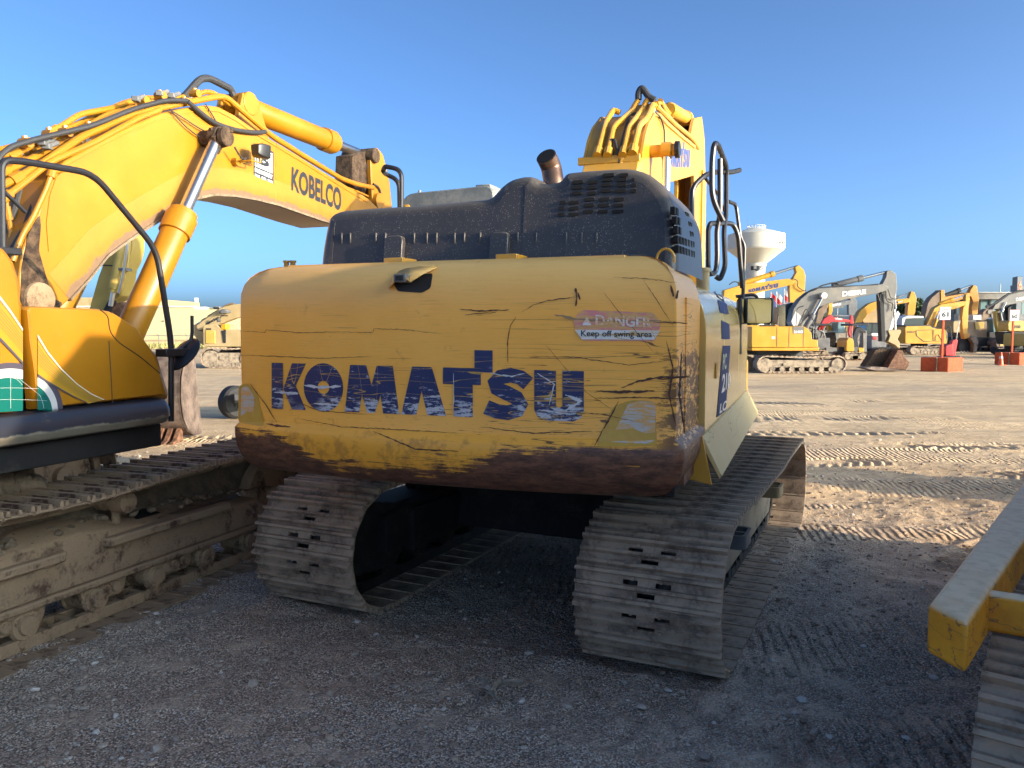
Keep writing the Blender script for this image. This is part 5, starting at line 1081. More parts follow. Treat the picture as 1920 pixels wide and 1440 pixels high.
# -- black and yellow mini excavator with canopy
f = Far('mini_excavator', 47.5, 1600, 'black and yellow mini excavator with canopy and folded black boom, left of the white machine', 'mini excavator')
f.track(1572, 1612, 664, .35, .75, H=.45); f.slab('canopy', B7((838, 770), (1062, 765), (1062, 790), (838, 800)), -.8, .8, 'black')
for x, dy in ((855, -.6), (885, .5), (1040, .5)): f.tube('canopy_post', B7((x, 795), (x + 5, 1120)), .03, 'black', dy)
f.slab('body', B7((775, 1140), (780, 990), (810, 955), (870, 975), (885, 1140)), -.7, .7, 'yel2', r=.12); f.slab('boom', B7((880, 1180), (900, 1000), (960, 830), (1010, 810), (1100, 860), (1090, 900), (1010, 870), (980, 1000), (960, 1180)), -.13, .13, 'black'); f.slab('arm', B7((1055, 870), (1105, 870), (1108, 1150), (1060, 1150)), -.1, .1, 'grey')
f.slab('lamp_cover', B7((975, 1090), (1050, 1095), (1050, 1152), (980, 1150)), -.3, .1, 'yel2'); f.slab('blade', B7((820, 1205), (1000, 1205), (1000, 1252), (820, 1252)), -.95, -.85, 'rust', ground=True); f.slab('bucket', B7((990, 1180), (1040, 1160), (1150, 1200), (1155, 1262), (1000, 1270), (970, 1250)), -.35, .35, 'bucket', r=.05)
# -- white compact machine with a wide glass cab
f = Far('compact_loader', 53, 1633, 'white and black tracked loader with wide glass cab behind the hanging grey arm', 'compact loader')
f.track(1622, 1655, 655, .4, .8, H=.6, ms='dark'); f.slab('body', B7((1100, 1110), (1100, 925), (1292, 925), (1292, 1110)), -.9, .9, 'dgrey', r=.06); f.slab('white_band', B7((1096, 895), (1292, 895), (1292, 935), (1096, 930)), -.92, .92, 'white'); f.slab('cab', B7((1035, 895), (1050, 768), (1292, 768), (1292, 895)), -.85, .85, 'glass', r=.06)
m = MB(); 
for x in (1040, 1120, 1288): a, b = f.P(*B7((x, 768))[0]), f.P(*B7((x, 895))[0]); m.box(a.x - .03, a.x + .03, -.87, -.84, b.z, a.z)
m.build('cab_pillar', M['black'], f.root); f.slab('roof', B7((1045, 755), (1295, 755), (1295, 772), (1045, 772)), -.9, .9, 'black'); f.slab('tail_lamp', B7((1112, 942), (1170, 948), (1165, 985), (1120, 985)), -.93, -.88, 'red'); f.slab('lift_arm', B7((1270, 900), (1400, 640), (1440, 600), (1470, 640), (1350, 880)), -1, -.8, 'white')
# -- yellow boom behind, reaching to the right
f = Far('excavator', 68, 1660, 'large yellow excavator whose arched boom passes behind the hanging grey arm', 'excavator', GX)
f.track(1600, 1660, 648, .6, 1.3); f.slab('house', B7((1010, 760), (1290, 760), (1290, 900), (1010, 900)), -1.3, 1.3, 'yel2', r=.1); f.slab('counterweight', B7((1080, 640), (1130, 560), (1270, 550), (1290, 760), (1080, 760)), .2, 1.3, 'tan', r=.2)
f.slab('boom', B7((925, 765), (1000, 600), (1130, 500), (1230, 468), (1656, 430), (1670, 480), (1330, 540), (1230, 560), (1110, 640), (1010, 770)), -.35, .35, 'yel2'); f.slab('arm', C7((10, 440), (45, 335), (85, 345), (115, 430), (95, 620), (80, 655), (-10, 655), (-2, 520), (20, 480)), -.25, .25, 'yel2')
f.rod(B7((1480, 430))[0], C7((50, 350))[0], .3, .12, 'dgrey'); f.text('CAT', B7((1515, 490), (1575, 482), (1575, 460), (1515, 468)), -.37, 'wht'); f.slab('dark_decal', B7((1490, 500), (1512, 497), (1512, 467), (1490, 470)), -.36, -.34, 'letter', None, 0)
# -- small-lettered yellow excavator by sign 61
f = Far('excavator', 57, 1725, 'bright yellow rounded excavator behind lane sign 61, its dark bucket hanging to the right', 'excavator', GX)
f.track(1690, 1760, 649, .6, 1.15); h_ = f.slab('house', C7((-135, 805), (190, 800), (240, 835), (385, 842), (420, 885), (420, 1035), (-135, 1035)), -1.25, 1.2, 'yel2', r=.12)
m = MB(); q = [f.P(*p, -1.26) for p in C7((10, 860), (235, 850), (235, 1000), (110, 1005), (15, 930))]; m.tube(q + [q[0]], .025, 6); q = [f.P(*p, -1.26) for p in C7((262, 1000), (262, 930), (300, 915), (350, 1000))]; m.tube(q + [q[0]], .02, 6); m.build('door_outline', M['brown'], h_)
f.text('KOBELCO', C7((-110, 890), (-10, 890), (-10, 870), (-110, 870)), -1.27, 'letter', h_); f.slab('cab', C7((-75, 790), (-60, 700), (-20, 675), (205, 690), (215, 790)), -.2, 1.1, 'glass', r=.1); f.slab('cab_roof', C7((-100, 800), (-90, 690), (0, 660), (200, 670), (205, 692), (-40, 700), (-70, 790)), -.3, 1.15, 'white', bev=.04)
f.slab('dark_top', C7((-130, 788), (200, 788), (200, 806), (-130, 806)), -1.2, 1.1, 'letter')
f.slab('boom', C7((235, 800), (300, 660), (350, 560), (440, 510), (720, 468), (775, 470), (775, 520), (600, 575), (440, 605), (380, 645), (330, 740), (300, 815)), -.28, .28, 'yel2'); f.text('KOBELCO', C7((592, 565), (670, 545), (670, 522), (592, 540)), -.3, 'golden')
f.slab('arm', C7((778, 375), (820, 365), (835, 440), (815, 560), (805, 905), (740, 925), (728, 700), (745, 545), (775, 520)), -.18, .18, 'yel2'); f.rod(C7((430, 505))[0], C7((790, 385))[0], .55, .12, 'yel2', 0, 'arm_cylinder'); f.rod(C7((330, 810))[0], C7((400, 600))[0], .5, .1, 'yel2', -.4, 'boom_cylinder'); f.slab('bucket_linkage', C7((735, 900), (830, 900), (830, 960), (760, 980)), -.2, .2, 'orange')
o = f.slab('bucket', C7((800, 960), (880, 940), (912, 1000), (885, 1160), (840, 1160), (850, 1040)), -.55, .55, 'bucket'); f.slab('bucket_inside', C7((690, 1085), (740, 985), (860, 945), (860, 1150), (705, 1140)), -.1, .5, 'dark', o)
m = MB()
for k in range(4): a = f.P(*C7((725 + k * 42, 1150))[0]); m.blob((a.x, -.1, a.z), (.07, .1, .09), k, 1, .1)
m.build('teeth', M['white'], o)
# -- orange-yellow boom behind it
f = Far('excavator', 64, 1790, 'large orange-yellow excavator with dirty brown lower boom standing behind lane sign 61', 'excavator', GX)
f.track(1765, 1850, 650, .6, 1.4, ms='dark', mf='dark'); f.slab('boom', C7((210, 690), (250, 500), (300, 420), (425, 320), (470, 325), (485, 405), (400, 500), (330, 570), (285, 680)), -.4, .4, 'brown'); f.slab('boom_tip', C7((480, 408), (820, 355), (835, 400), (620, 475), (480, 500)), -.38, .38, 'orange')
f.text('CAT', C7((570, 450), (625, 440), (625, 418), (570, 428)), -.4, 'letter'); f.rod(C7((490, 400))[0], C7((875, 255))[0], .6, .16, 'dark', 0, 'arm_cylinder'); f.slab('arm', C7((830, 335), (880, 248), (925, 268), (955, 440), (935, 640), (862, 650), (850, 560), (872, 470), (842, 400)), -.25, .25, 'orange')
f.slab('upper_boom_bracket', C7((420, 318), (470, 318), (480, 480), (420, 480)), -.45, .45, 'orange'); f.slab('house', C7((510, 735), (690, 728), (700, 880), (510, 890)), -1.3, 1.3, 'tan', r=.15); f.slab('engine_bay', C7((700, 760), (960, 740), (960, 980), (700, 980)), -1.2, 1.2, 'brown'); f.slab('air_conditioner', C7((808, 655), (920, 655), (920, 722), (808, 722)), -.9, .9, 'white')
f.slab('yellow_panel', C7((800, 750), (925, 745), (920, 830), (810, 850)), -1.25, -1.15, 'olive'); f.slab('underbody', C7((600, 950), (1020, 950), (1020, 1060), (600, 1060)), -1.3, 1.3, 'dark')
# -- right: grey boom, brown boom
f = Far('excavator', 62, 1885, 'excavator with grey boom running off the right edge above lane sign 60', 'excavator', GX)
f.track(1900, 1990, 650, .6, 1.3, ms='dark', mf='dark'); f.slab('house', C7((1500, 760), (1800, 760), (1800, 900), (1500, 900)), -1.3, 1.3, 'tan'); f.slab('boom', C7((1130, 580), (1160, 520), (1350, 380), (1500, 340), (1720, 330), (1720, 440), (1440, 500), (1300, 525), (1255, 600), (1200, 570)), -.3, .3, 'grey')
f.text('DEERE', C7((1440, 466), (1600, 440), (1600, 400), (1440, 425)), -.32, 'wht'); f.rod(C7((1240, 610))[0], C7((1300, 480))[0], .3, .1, 'chrome', -.4, 'boom_cylinder'); f.tube('hose', C7((1100, 545), (1050, 530), (1060, 560), (1160, 500), (1330, 380), (1480, 330), (1600, 320)), .07, 'rubber', -.2)
f.slab('arm', C7((1180, 600), (1220, 600), (1290, 860), (1290, 950), (1240, 950), (1190, 760)), -.2, .2, 'olive'); f.rod(C7((1230, 620))[0], C7((1270, 850))[0], .5, .1, 'grey', -.3)
f.slab('bucket', C7((1140, 1010), (1190, 960), (1300, 955), (1318, 1050), (1290, 1120), (1160, 1112)), -.6, .6, 'bucket', r=.1); f.slab('bucket_lip', C7((1185, 1030), (1300, 1010), (1310, 1040), (1200, 1070)), -.63, -.6, 'olive', bev=0)
f = Far('excavator', 66, 1848, 'dark brown excavator with pale blue-green cab glass between the two lane signs', 'excavator', GX)
f.track(1820, 1880, 648, .6, 1.3, ms='dark', mf='dark'); f.slab('boom', C7((930, 955), (960, 760), (1000, 610), (1050, 568), (1115, 568), (1140, 600), (1110, 680), (1050, 700), (1020, 800), (1000, 955)), -.35, .35, 'brown'); f.slab('cab', C7((1085, 910), (1075, 710), (1150, 690), (1200, 720), (1205, 915)), -.9, .3, 'tealglass', r=.08)
f.slab('house', C7((1000, 940), (1000, 880), (1320, 900), (1320, 980), (1000, 980)), -1.2, 1.2, 'dark'); m = MB(); a = f.P(*C7((1083, 612))[0]); m.lathe((a.x, -.42, a.z), (0, 1, 0), [(0, .18), (.06, .18)], 12); m.build('boom_lamp', M['grey'], f.root)
for q in (((1100, 620), (1110, 720), (1160, 710), (1150, 600)), ): f.tube('hose', C7(*q), .04, 'rubber', -.4)
f = Far('excavator', 56, 1896, 'tan rounded counterweight of an excavator behind lane sign 60', 'excavator', GX); f.slab('counterweight', C7((1300, 870), (1300, 750), (1330, 728), (1500, 728), (1530, 750), (1530, 870)), -.6, .6, 'olive', r=.2); f.slab('lower_body', C7((1300, 880), (1584, 880), (1584, 1050), (1330, 1050)), -1, 1, 'dark'); f.track(1880, 1925, 652, .5, 1.1, ms='dark', mf='dark'); f.text('210', C7((1370, 830), (1460, 830), (1460, 790), (1370, 790)), -.62, 'letter')
f = Far('excavator', 50, 1925, 'tan excavator rear cut off by the right edge behind the orange block of sign 60', 'excavator', GX); f.slab('counterweight', C7((1500, 1075), (1508, 900), (1700, 900), (1700, 1075)), -.8, 1.5, 'olive', r=.1); f.track(1892, 1990, 657, .55, 1.2, ms='dark', mf='dark')
# -- red attachment behind block 61
f = Far('plate_compactor', 37, 1780, 'bright red small machine standing just behind the orange block of sign 61', 'small machine')
f.slab('engine', G6((1000, 1000), (1005, 885), (1080, 865), (1090, 1000)), -.3, .3, 'red', r=.05); f.slab('frame', G6((1060, 1010), (1100, 830), (1150, 815), (1160, 830), (1130, 1010)), -.12, .12, 'red'); f.slab('base', G6((940, 1030), (990, 1005), (1160, 1000), (1175, 1030)), -.3, .3, 'black')
f.rod(G6((1140, 880))[0], G6((1200, 600))[0], .4, .03, 'grey'); f.tube('handle', G6((1060, 870), (1040, 700), (1090, 660), (1110, 830)), .02, 'black')
# -- lane signs on orange blocks, cone
def lane(n, Dd, x0, x1, xr, yt, yb_, px_, py0, py1, sx0, sx1, lab, lab2):
    a = gz(x0, yb_); c = gz(x1, yb_ + .3); b = gz(xr, yb_ - .5); 
    bl = empty('concrete_block', (c[0], c[1], 0)); tag(bl, lab2, 'concrete block', 'orange blocks holding the lane signs')
    hh = .62; A = Vector(a) - Vector(c); B = Vector(b) - Vector(c); A.z = B.z = 0
    A = A.normalized() * .86 + Vector((0, .5, 0)); B = Vector((B.x, .35, 0))
    base = [Vector((0, 0, -.02)), B, A + B, A]
    m = MB(); m.hexa([(p.x, p.y, -.02) for p in base] + [(p.x, p.y, hh) for p in base]); o = m.build('block_body', M['cblock'], bl, .03)
    q = A * .5 + B * .5 ; m = MB(); mid = A * .42; m.cyl((mid.x - .02, mid.y - .035, 0), (mid.x - .02, mid.y - .035, hh), .035, n=8); m.build('forklift_groove', M['brown'], bl)
    Ys = c[1] + .35; p = gy(px_, py0, Ys); t = gy(px_, py1, Ys)
    sg = empty('lane_sign', (p[0], Ys, hh)); tag(sg, lab, 'sign', 'lane signs')
    t_ = MB(); t_.box(-.045, .045, -.03, .03, -.1, t[2] - hh + .5); t_.build('post', M['cblock'], sg, .008)
    s0, s1 = gy(sx0, py1, Ys), gy(sx1, py1 - (600 - 575) * 35 / Ys * 1.0, Ys); w0, w1 = s0[0] - p[0], s1[0] - p[0]; z0, z1 = t[2] - hh, t[2] - hh + (w1 - w0) * 1.18
    t_ = MB(); t_.box(w0, w1, -.055, -.032, z0, z1); f_ = t_.build('sign_face', M['signw'], sg, .004)
    t_ = MB(); t_.box(w0 - .012, w1 + .012, -.035, -.03, z0 - .012, z1 + .012); t_.build('sign_border', M['redtxt'], sg)
    W_ = w1 - w0; H_ = z1 - z0
    rc = lambda u0, u1, v0, v1: quad((w0 + W_ * u0, -.058, z0 + H_ * v0), (w0 + W_ * u1, -.058, z0 + H_ * v0), (w0 + W_ * u1, -.058, z0 + H_ * v1), (w0 + W_ * u0, -.058, z0 + H_ * v1))
    onto(glyphs('Lane', .02), rc(.26, .74, .74, .90), 'sign_word', M['letter'], f_); onto(glyphs(str(n), .05), rc(.16, .84, .22, .62), 'sign_number', M['letter'], f_)
lane(61, 34, 1751, 1777, 1806, 671, 697.5, 1766, 672, 599.5, 1760.5, 1781.5, 'white lane sign reading 61 on an orange post', 'left orange painted concrete block, under the lane 61 sign')
lane(60, 40, 1888, 1911, 1936, 661, 684, 1897, 662, 601.5, 1892, 1910, 'white lane sign reading 60 on an orange post', 'right orange painted concrete block, under the lane 60 sign')
f = Far('traffic_cone', 40.5, 1880, 'faded orange traffic cone left of the lane 60 block', 'traffic cone')
m = MB(); m.lathe((0, 0, 0), (0, 0, 1), [(0, .16), (.03, .16), (.035, .13), (.64, .035), (.66, .03), (.66, 0)], 16); m.build('cone_body', M['orange_cone'], f.root); m = MB(); m.lathe((0, 0, .34), (0, 0, 1), [(0, .092), (.12, .076)], 16); m.build('reflective_band', M['white'], f.root); m = MB(); m.box(-.19, .19, -.19, .19, 0, .03); m.build('cone_base', M['orange_cone'], f.root, .01)
# -- auction building, tower with logo
f = Far('office_building', 110, 1850, 'long dark grey building with a band of tall glass windows at the right', 'building')
f.slab('wall', C7((640, 1000), (640, 640), (2200, 640), (2200, 1000)), 0, 2, 'dgrey', bev=0, ground=True); f.slab('fascia', C7((610, 445), (610, 356), (2200, 350), (2200, 445)), -.8, 2, 'grey', bev=.05); f.slab('roof_edge', C7((605, 357), (605, 349), (2200, 343), (2200, 351)), -1.0, 2, 'white', bev=0)
gl = f.slab('window_band', C7((615, 640), (615, 446), (2200, 446), (2200, 640)), 0, .3, 'tealglass', bev=0); m = MB()
for x in (620, 660, 740, 860, 985, 1125, 1240, 1340, 1430, 1540, 1650): m = MB(); a = f.P(*C7((x, 446))[0]); b = f.P(*C7((x, 640))[0]); m.box(a.x - .12, a.x + .12, -.15, .05, b.z, a.z); m.build('mullion', M['black'], gl)
f.slab('upper_storey', C7((1520, 350), (1520, 245), (2200, 240), (2200, 350)), .5, 2, 'dgrey', bev=.05); f.slab('dark_entrance', C7((1340, 760), (1340, 560), (1420, 500), (1420, 760)), -.5, 0, 'dark', bev=0)
f = Far('sign_tower', 104, 1900, 'black square sign tower with a lit red logo at the right edge', 'sign tower')
tz = f.P(1900, 518).z
def tx(px, dy): return (px - 960) / CF * (104 + dy) / .9985 - f.o[0]
m = MB(); cor_ = [(tx(1890.6, 2.4), 2.4), (tx(1900, 0), 0), (tx(1909.5, .7), .7)]; cor_.append((cor_[0][0] + cor_[2][0] - cor_[1][0], 3.1))
m.hexa([(x, y, 0) for x, y in cor_] + [(x, y, tz) for x, y in cor_]); m.build('tower_body', M['letter'], f.root, .03)
t_ = NT('lit_red_logo'); t_.b.inputs['Emission Color'].default_value = (1, .08, .02, 1); t_.b.inputs['Emission Strength'].default_value = .9; lg = t_.fin((.8, .08, .03), .5)
z0_, z1_ = f.P(1900, 543).z, f.P(1900, 527).z
onto(glyphs('rb', .03), lambda u, v: (tx(1902.5 + 5.5 * u, .15 + .42 * u) , .10 + .44 * u, z0_ + (z1_ - z0_) * v), 'logo', lg, f.root)
# -- water tower
f = Far('water_tower', 300, 1414.5, 'cream water tower with a wide bowl on a ribbed column and town lettering', 'water tower')
def wt(prof, name, mat, n=64, par=None): m = MB(); m.lathe((0, 0, 0), (0, 0, 1), [(f.P(1414, y).z, r * 300 / CF) for y, r in prof], n); return m.build(name, mat, par or f.root, ang=20)
t_ = NT('aged_cream_paint'); crm = t_.fin(t_.mix(t_.noise(.25, 4), (.47, .44, .36), (.56, .53, .45)), .6)
tank = wt([(497, 0), (496, 18), (495, 18.5), (469, 50.5), (467.5, 51), (467, 51.5), (440.5, 51.5), (440, 51), (437, 42), (434, 32), (431, 22), (429, 14), (428.5, 0)], 'tank', crm)
wt([(640, 17.2), (500, 17.2), (499.5, 19.5), (494, 19.5)], 'collar', crm)
m = MB(); n = 40; R1, R2_ = 17.3 * 300 / CF, 16.4 * 300 / CF; z0, z1 = 0, f.P(1414, 498).z
rg_ = []
for k in range(n):
    for q, r in ((0, R1), (.5, R1), (.55, R2_), (.95, R2_)): a = (k + q) * math.tau / n; rg_.append((r * math.cos(a), r * math.sin(a)))
m.loft([[(x, y, z) for x, y in rg_] for z in (z0, z1)]); m.build('ribbed_column', crm, f.root)
m = MB(); zt = f.P(1414, 430.5).z
for k in range(16):
    a = k * math.tau / 16; x, y = 16.5 * .2 * math.cos(a), 16.5 * .2 * math.sin(a); m.tube([(x, y, zt - .4), (x, y, zt + 1.4)], .07, 5)
for h in (.3, .8, 1.4): m.tube([(16.5 * .2 * math.cos(k * math.tau / 24), 16.5 * .2 * math.sin(k * math.tau / 24), zt + h) for k in range(25)], .08, 5)
m.box(-2.9, -1.2, -.4, .4, zt, zt + .7); m.build('roof_railing', M['white'], tank)
m = MB()
for px, h in ((1401, 3.2), (1427, 4.2), (1429, 3.6), (1415, 2)): a = f.P(px, 425); m.tube([(a.x, 0, zt), (a.x, 0, zt + 1 + h)], .05, 4)
m.build('aerials', M['grey'], tank)
def onc(q, r):
    g_ = quad(*[f.P(a, b) for a, b in q]); rr = r * 300 / CF
    def fn(u, v): p = g_(u, v); return (p[0], -math.sqrt(max(.01, rr * rr - p[0] ** 2)) - .06, p[2])
    return fn
for t, q, mt in (('CITY OF', ((1442, 446.5), (1452, 445), (1452, 444), (1442, 445.3)), 'goldl'), ('LAKE', ((1438, 455), (1452, 453), (1452, 448.5), (1438, 447.5)), 'letter'), ('WORTH', ((1445, 464), (1463, 460), (1463, 454), (1445, 457)), 'letter')):
    onto(glyphs(t, .03), onc(q, 51.5), 'town_lettering', M[mt], tank, 1)
onto(glyphs('A', .12), onc(((1454, 455), (1461.5, 454.5), (1461, 444), (1455, 444)), 51.5), 'tree_emblem', decal('green_emblem', (.16, .24, .12), .6), tank, 1)
onto(glyphs('LJS', .06), onc(((1404, 510), (1428, 509), (1428, 500), (1404, 500)), 17.4), 'town_lettering', M['letter'], f.root, 1)
# -- poles and flags
for px, yt, D_, lab in ((1570, 577, 190, 'thin distant light pole with a cross arm above the red boom'), (1873, 532, 150, 'thin white light pole left of the black sign tower')):
    f = Far('light_pole', D_, px, lab, 'light pole'); m = MB(); m.cyl((0, 0, 0), (0, 0, f.P(px, yt).z), .10, .07, 8); m.build('pole', M['fence'], f.root); m = MB(); z = f.P(px, yt).z; m.box(-1.3, 1.3, -.2, .2, z, z + .2); m.box(-1.4, -.7, -.3, .3, z + .2, z + .4); m.box(.7, 1.4, -.3, .3, z + .2, z + .4)
    if px < 1600: m.build('lamp_arm', M['grey'], f.root)
fl = [((.55, .03, .03), (.03, .05, .25)), ((.7, .68, .66), (.6, .04, .04)), ((.8, .78, .75), (.6, .05, .05))]
for k, (px, yt, lab) in enumerate(((1444.5, 547, 'left flag of three, red and blue on a thin pole'), (1455, 546, 'middle flag of three, white and red on a thin pole'), (1469.5, 541, 'right flag of three, mostly white on a thin pole'))):
    f = Far('flagpole', 115, px, lab, 'flag', 'flags beyond the parked machines'); z = f.P(px, yt).z; m = MB(); m.cyl((0, 0, 0), (0, 0, z), .06, .04, 6); m.build('pole', M['white'], f.root)
    for j, c in enumerate(fl[k]):
        m = MB(); R_ = []
        for i in range(9): x = .05 + i * .10; y = .10 * math.sin(i * .9 + k); R_.append([(x, y, z - .1 - j * .75 - i * .10), (x, y, z - .84 - j * .75 - i * .10), (x + .0, y + .012, z - .84 - j * .75 - i * .10), (x, y + .012, z - .1 - j * .75 - i * .10)])
        m.loft(R_); m.build('flag_cloth', decal('flag_cloth_%d' % (k * 2 + j), c, .8), f.root)
# -- trees
def leafmat(name, a, b):
    t = NT(name); i = t.t.nodes.new('ShaderNodeNewGeometry').outputs['Random Per Island']; return t.fin(t.mix(i, a, b), .7)
LM = leafmat('tree_leaves', (.025, .045, .015), (.07, .11, .03))
def tree(px, D_, top, wpx, lab, seed):
    f = Far('tree', D_, px, lab, 'tree', 'trees beyond the yard'); z = f.P(px, top).z; w_ = wpx * D_ / CF / 2; rs = random.Random(seed)
    m = MB(); m.tube([(0, 0, 0), (.1, 0, z * .3), (-.05, .1, z * .55)], [.25, .2, .12], 8)
    cl = []
    for k in range(9):
        c = (rs.uniform(-.65, .65) * w_, rs.uniform(-.6, .6) * w_, z * rs.uniform(.38, .85)); cl.append((c, rs.uniform(.35, .55) * w_)); m.tube([(0, 0, z * .3), (c[0] * .5, c[1] * .5, c[2] * .8), c], [.12, .07, .03], 5)
    m.build('trunk', M['bark'], f.root); cl.append(((0, 0, z * .86), w_ * .4)); m = MB(); V, F = [], []
    for c, r in cl:
        for k in range(170):
            d = Vector((rs.gauss(0, 1), rs.gauss(0, 1), rs.gauss(0, .9))).normalized() * r * rs.uniform(.5, 1.08); p = Vector(c) + d; s_ = rs.uniform(.14, .30); u = Vector((rs.gauss(0, 1), rs.gauss(0, 1), rs.gauss(0, 1))).normalized() * s_; v = u.orthogonal().normalized() * s_ * .7
            b_ = len(V); V += [tuple(p - u), tuple(p + v), tuple(p + u), tuple(p - v)]; F.append((b_, b_ + 1, b_ + 2, b_ + 3))
    m.add(V, F); m.build('crown', LM, f.root, norm=False)
for a in ((1452, 125, 556, 34, 'dark green tree behind the two flags left of the yellow arm', 1), (1480, 130, 566, 30, 'low green tree at the foot of the yellow hanging arm', 2), (1684, 130, 557, 34, 'green tree behind the hanging grey arm', 3), (1722, 128, 553, 30, 'green tree right of the yellow arm, left of the brown boom', 4), (1536, 140, 585, 40, 'low dark tree behind the grey boom cylinder', 5), (1402, 150, 585, 40, 'dark tree behind the wing mirror', 6), (1650, 135, 590, 44, 'pale green tree below the yellow arched boom', 7)): tree(*a)
# ================================================================ left background
f = Far('warehouse', 92, 330, 'long pale yellow windowless warehouse at the left', 'warehouse')
t_ = NT('pale_yellow_wall'); zz = t_.sep(); wl = t_.fin(t_.mix(t_.line(t_.wave(.055, 0, t_.map((1, 0, 0))), .004, 0.02), t_.mix(t_.noise(.3, 4), (.48, .42, .22), (.54, .475, .26)), (.5, .44, .26)), .85)
f.slab('wall', [(-900, 646), (-900, 575), (364, 575), (364, 580), (620, 581), (620, 646)], 0, 40, wl, bev=0, ground=True); f.slab('parapet', [(-900, 577), (-900, 557), (247, 557), (247, 577)], 1.5, 20, 'tan', bev=.05)
f.slab('coping', [(-900, 576), (-900, 573.5), (365, 573.5), (365, 576)], -.15, 1, 'white', bev=0); f.slab('wall_vent', [(304, 601), (308, 601), (308, 603), (304, 603)], -.1, .1, 'dgrey', bev=0)
m = MB(); a, b = f.P(330, 637).z, f.P(330, 640).z; m.box(f.P(200, 600).x, f.P(620, 600).x, -.06, .0, b, a); m.build('base_band', M['tan'], f.root)
for x0, x1, y0, y1, mt, lab in ((297, 301, 573, 580, 'dgrey', 'small dark roof box nearest the boom cylinder'), (318, 326, 574, 580, 'dgrey', 'dark double roof unit left of the tall post'), (369, 375, 575.5, 581, 'dgrey', 'dark grey box unit at the left of a roof group'), (376, 388, 575.5, 581, 'white', 'pale wide unit beside the dark box on the roof'), (404, 416, 575, 581.5, 'dgrey', 'dark wide roof unit above the tan boom')):
    g_ = Far('roof_unit', 97, (x0 + x1) / 2, lab + ', on the pale yellow warehouse', 'roof unit', 'roof units on the warehouse', f.P(330, 581).z); g_.slab('casing', [(x0, y1 + .5), (x0, y0), (x1, y0), (x1, y1 + .5)], -.8, .8, mt, bev=.05); g_.slab('grille', [(x0 + .8, y1 - 1), (x0 + .8, y0 + 1), (x1 - .8, y0 + 1), (x1 - .8, y1 - 1)], -.84, -.8, 'dark', bev=0)
f = Far('light_pole', 120, 367.5, 'thin pole with a pale lamp rising behind the warehouse roof', 'light pole'); m = MB(); m.cyl((0, 0, 0), (0, 0, f.P(367, 566).z), .07, n=6); m.build('pole', M['grey'], f.root); m = MB(); z = f.P(367, 566).z; m.box(-.1, .4, -.1, .1, z - .1, z + .6); m.build('lamp_head', M['white'], f.root)
f = Far('chain_link_fence', 86, 300, 'grey chain link fence with barbed wire arms before the pale yellow warehouse', 'fence')
m = MB(); zt = f.P(300, 629).z; P_ = [f.P(x, 600).x for x in (175, 206, 236, 266.5, 297, 324, 350, 378, 406, 434, 462, 490)]
for x in P_: 
    m = MB(); m.cyl((x, 0, 0), (x, 0, zt), .05, n=8); m.tube([(x, 0, zt), (x - .25, -.1, zt + .22)], .03, 5); m.build('post', M['fence'], f.root)
m = MB(); m.tube([(P_[0], 0, zt), (P_[-1], 0, zt)], .035, 6); m.build('top_rail', M['fence'], f.root)
m = MB()
for h in (.12, .30): m.tube([(P_[0] - .1 * h / .12, -.05, zt + h * .7), (P_[-1] - .1 * h / .12, -.05, zt + h * .7)], .008, 4)
L = P_[-1] - P_[0]; k = 0; x = P_[0]
while x < P_[-1]:
    e = min(zt, P_[-1] - x); m.tube([(x, 0, 0), (x + e, 0, e)], .006, 3); e = min(zt, x - P_[0]) ; m.tube([(x, .01, 0), (x - e, .01, e)], .006, 3) if e > .1 else None; x += .16
m.build('wire_mesh', M['fence'], f.root)
# grass verge
def vnoise_(x, y): return .5 + .3 * math.sin(x * .9 + math.sin(y)) + .25 * math.sin(x * .37 + 2)
rs = np.random.RandomState(3); V, F = [], []
for k in range(5200):
    u = rs.rand(); px = 215 + 300 * u; Y_ = 70 + rs.rand() * 11; X_ = (px - 960) / CF * Y_
    if vnoise_(X_, Y_) < .45: continue
    h = .12 + .35 * rs.rand() ** 2; a = rs.rand() * 3.14; c, s = math.cos(a) * .10, math.sin(a) * .10; b_ = len(V); V += [(X_ - c, Y_ - s, -.02), (X_ + c, Y_ + s, -.02), (X_ + c * .3 + rs.randn() * .06, Y_, h)]; F.append((b_, b_ + 1, b_ + 2))
m = MB(); m.add(V, F); o = m.build('grass', leafmat('dry_grass', (.20, .22, .05), (.42, .34, .14)), None, norm=False); tag(o, 'patchy green and straw coloured grass along the foot of the warehouse fence', 'grass', kind='stuff')
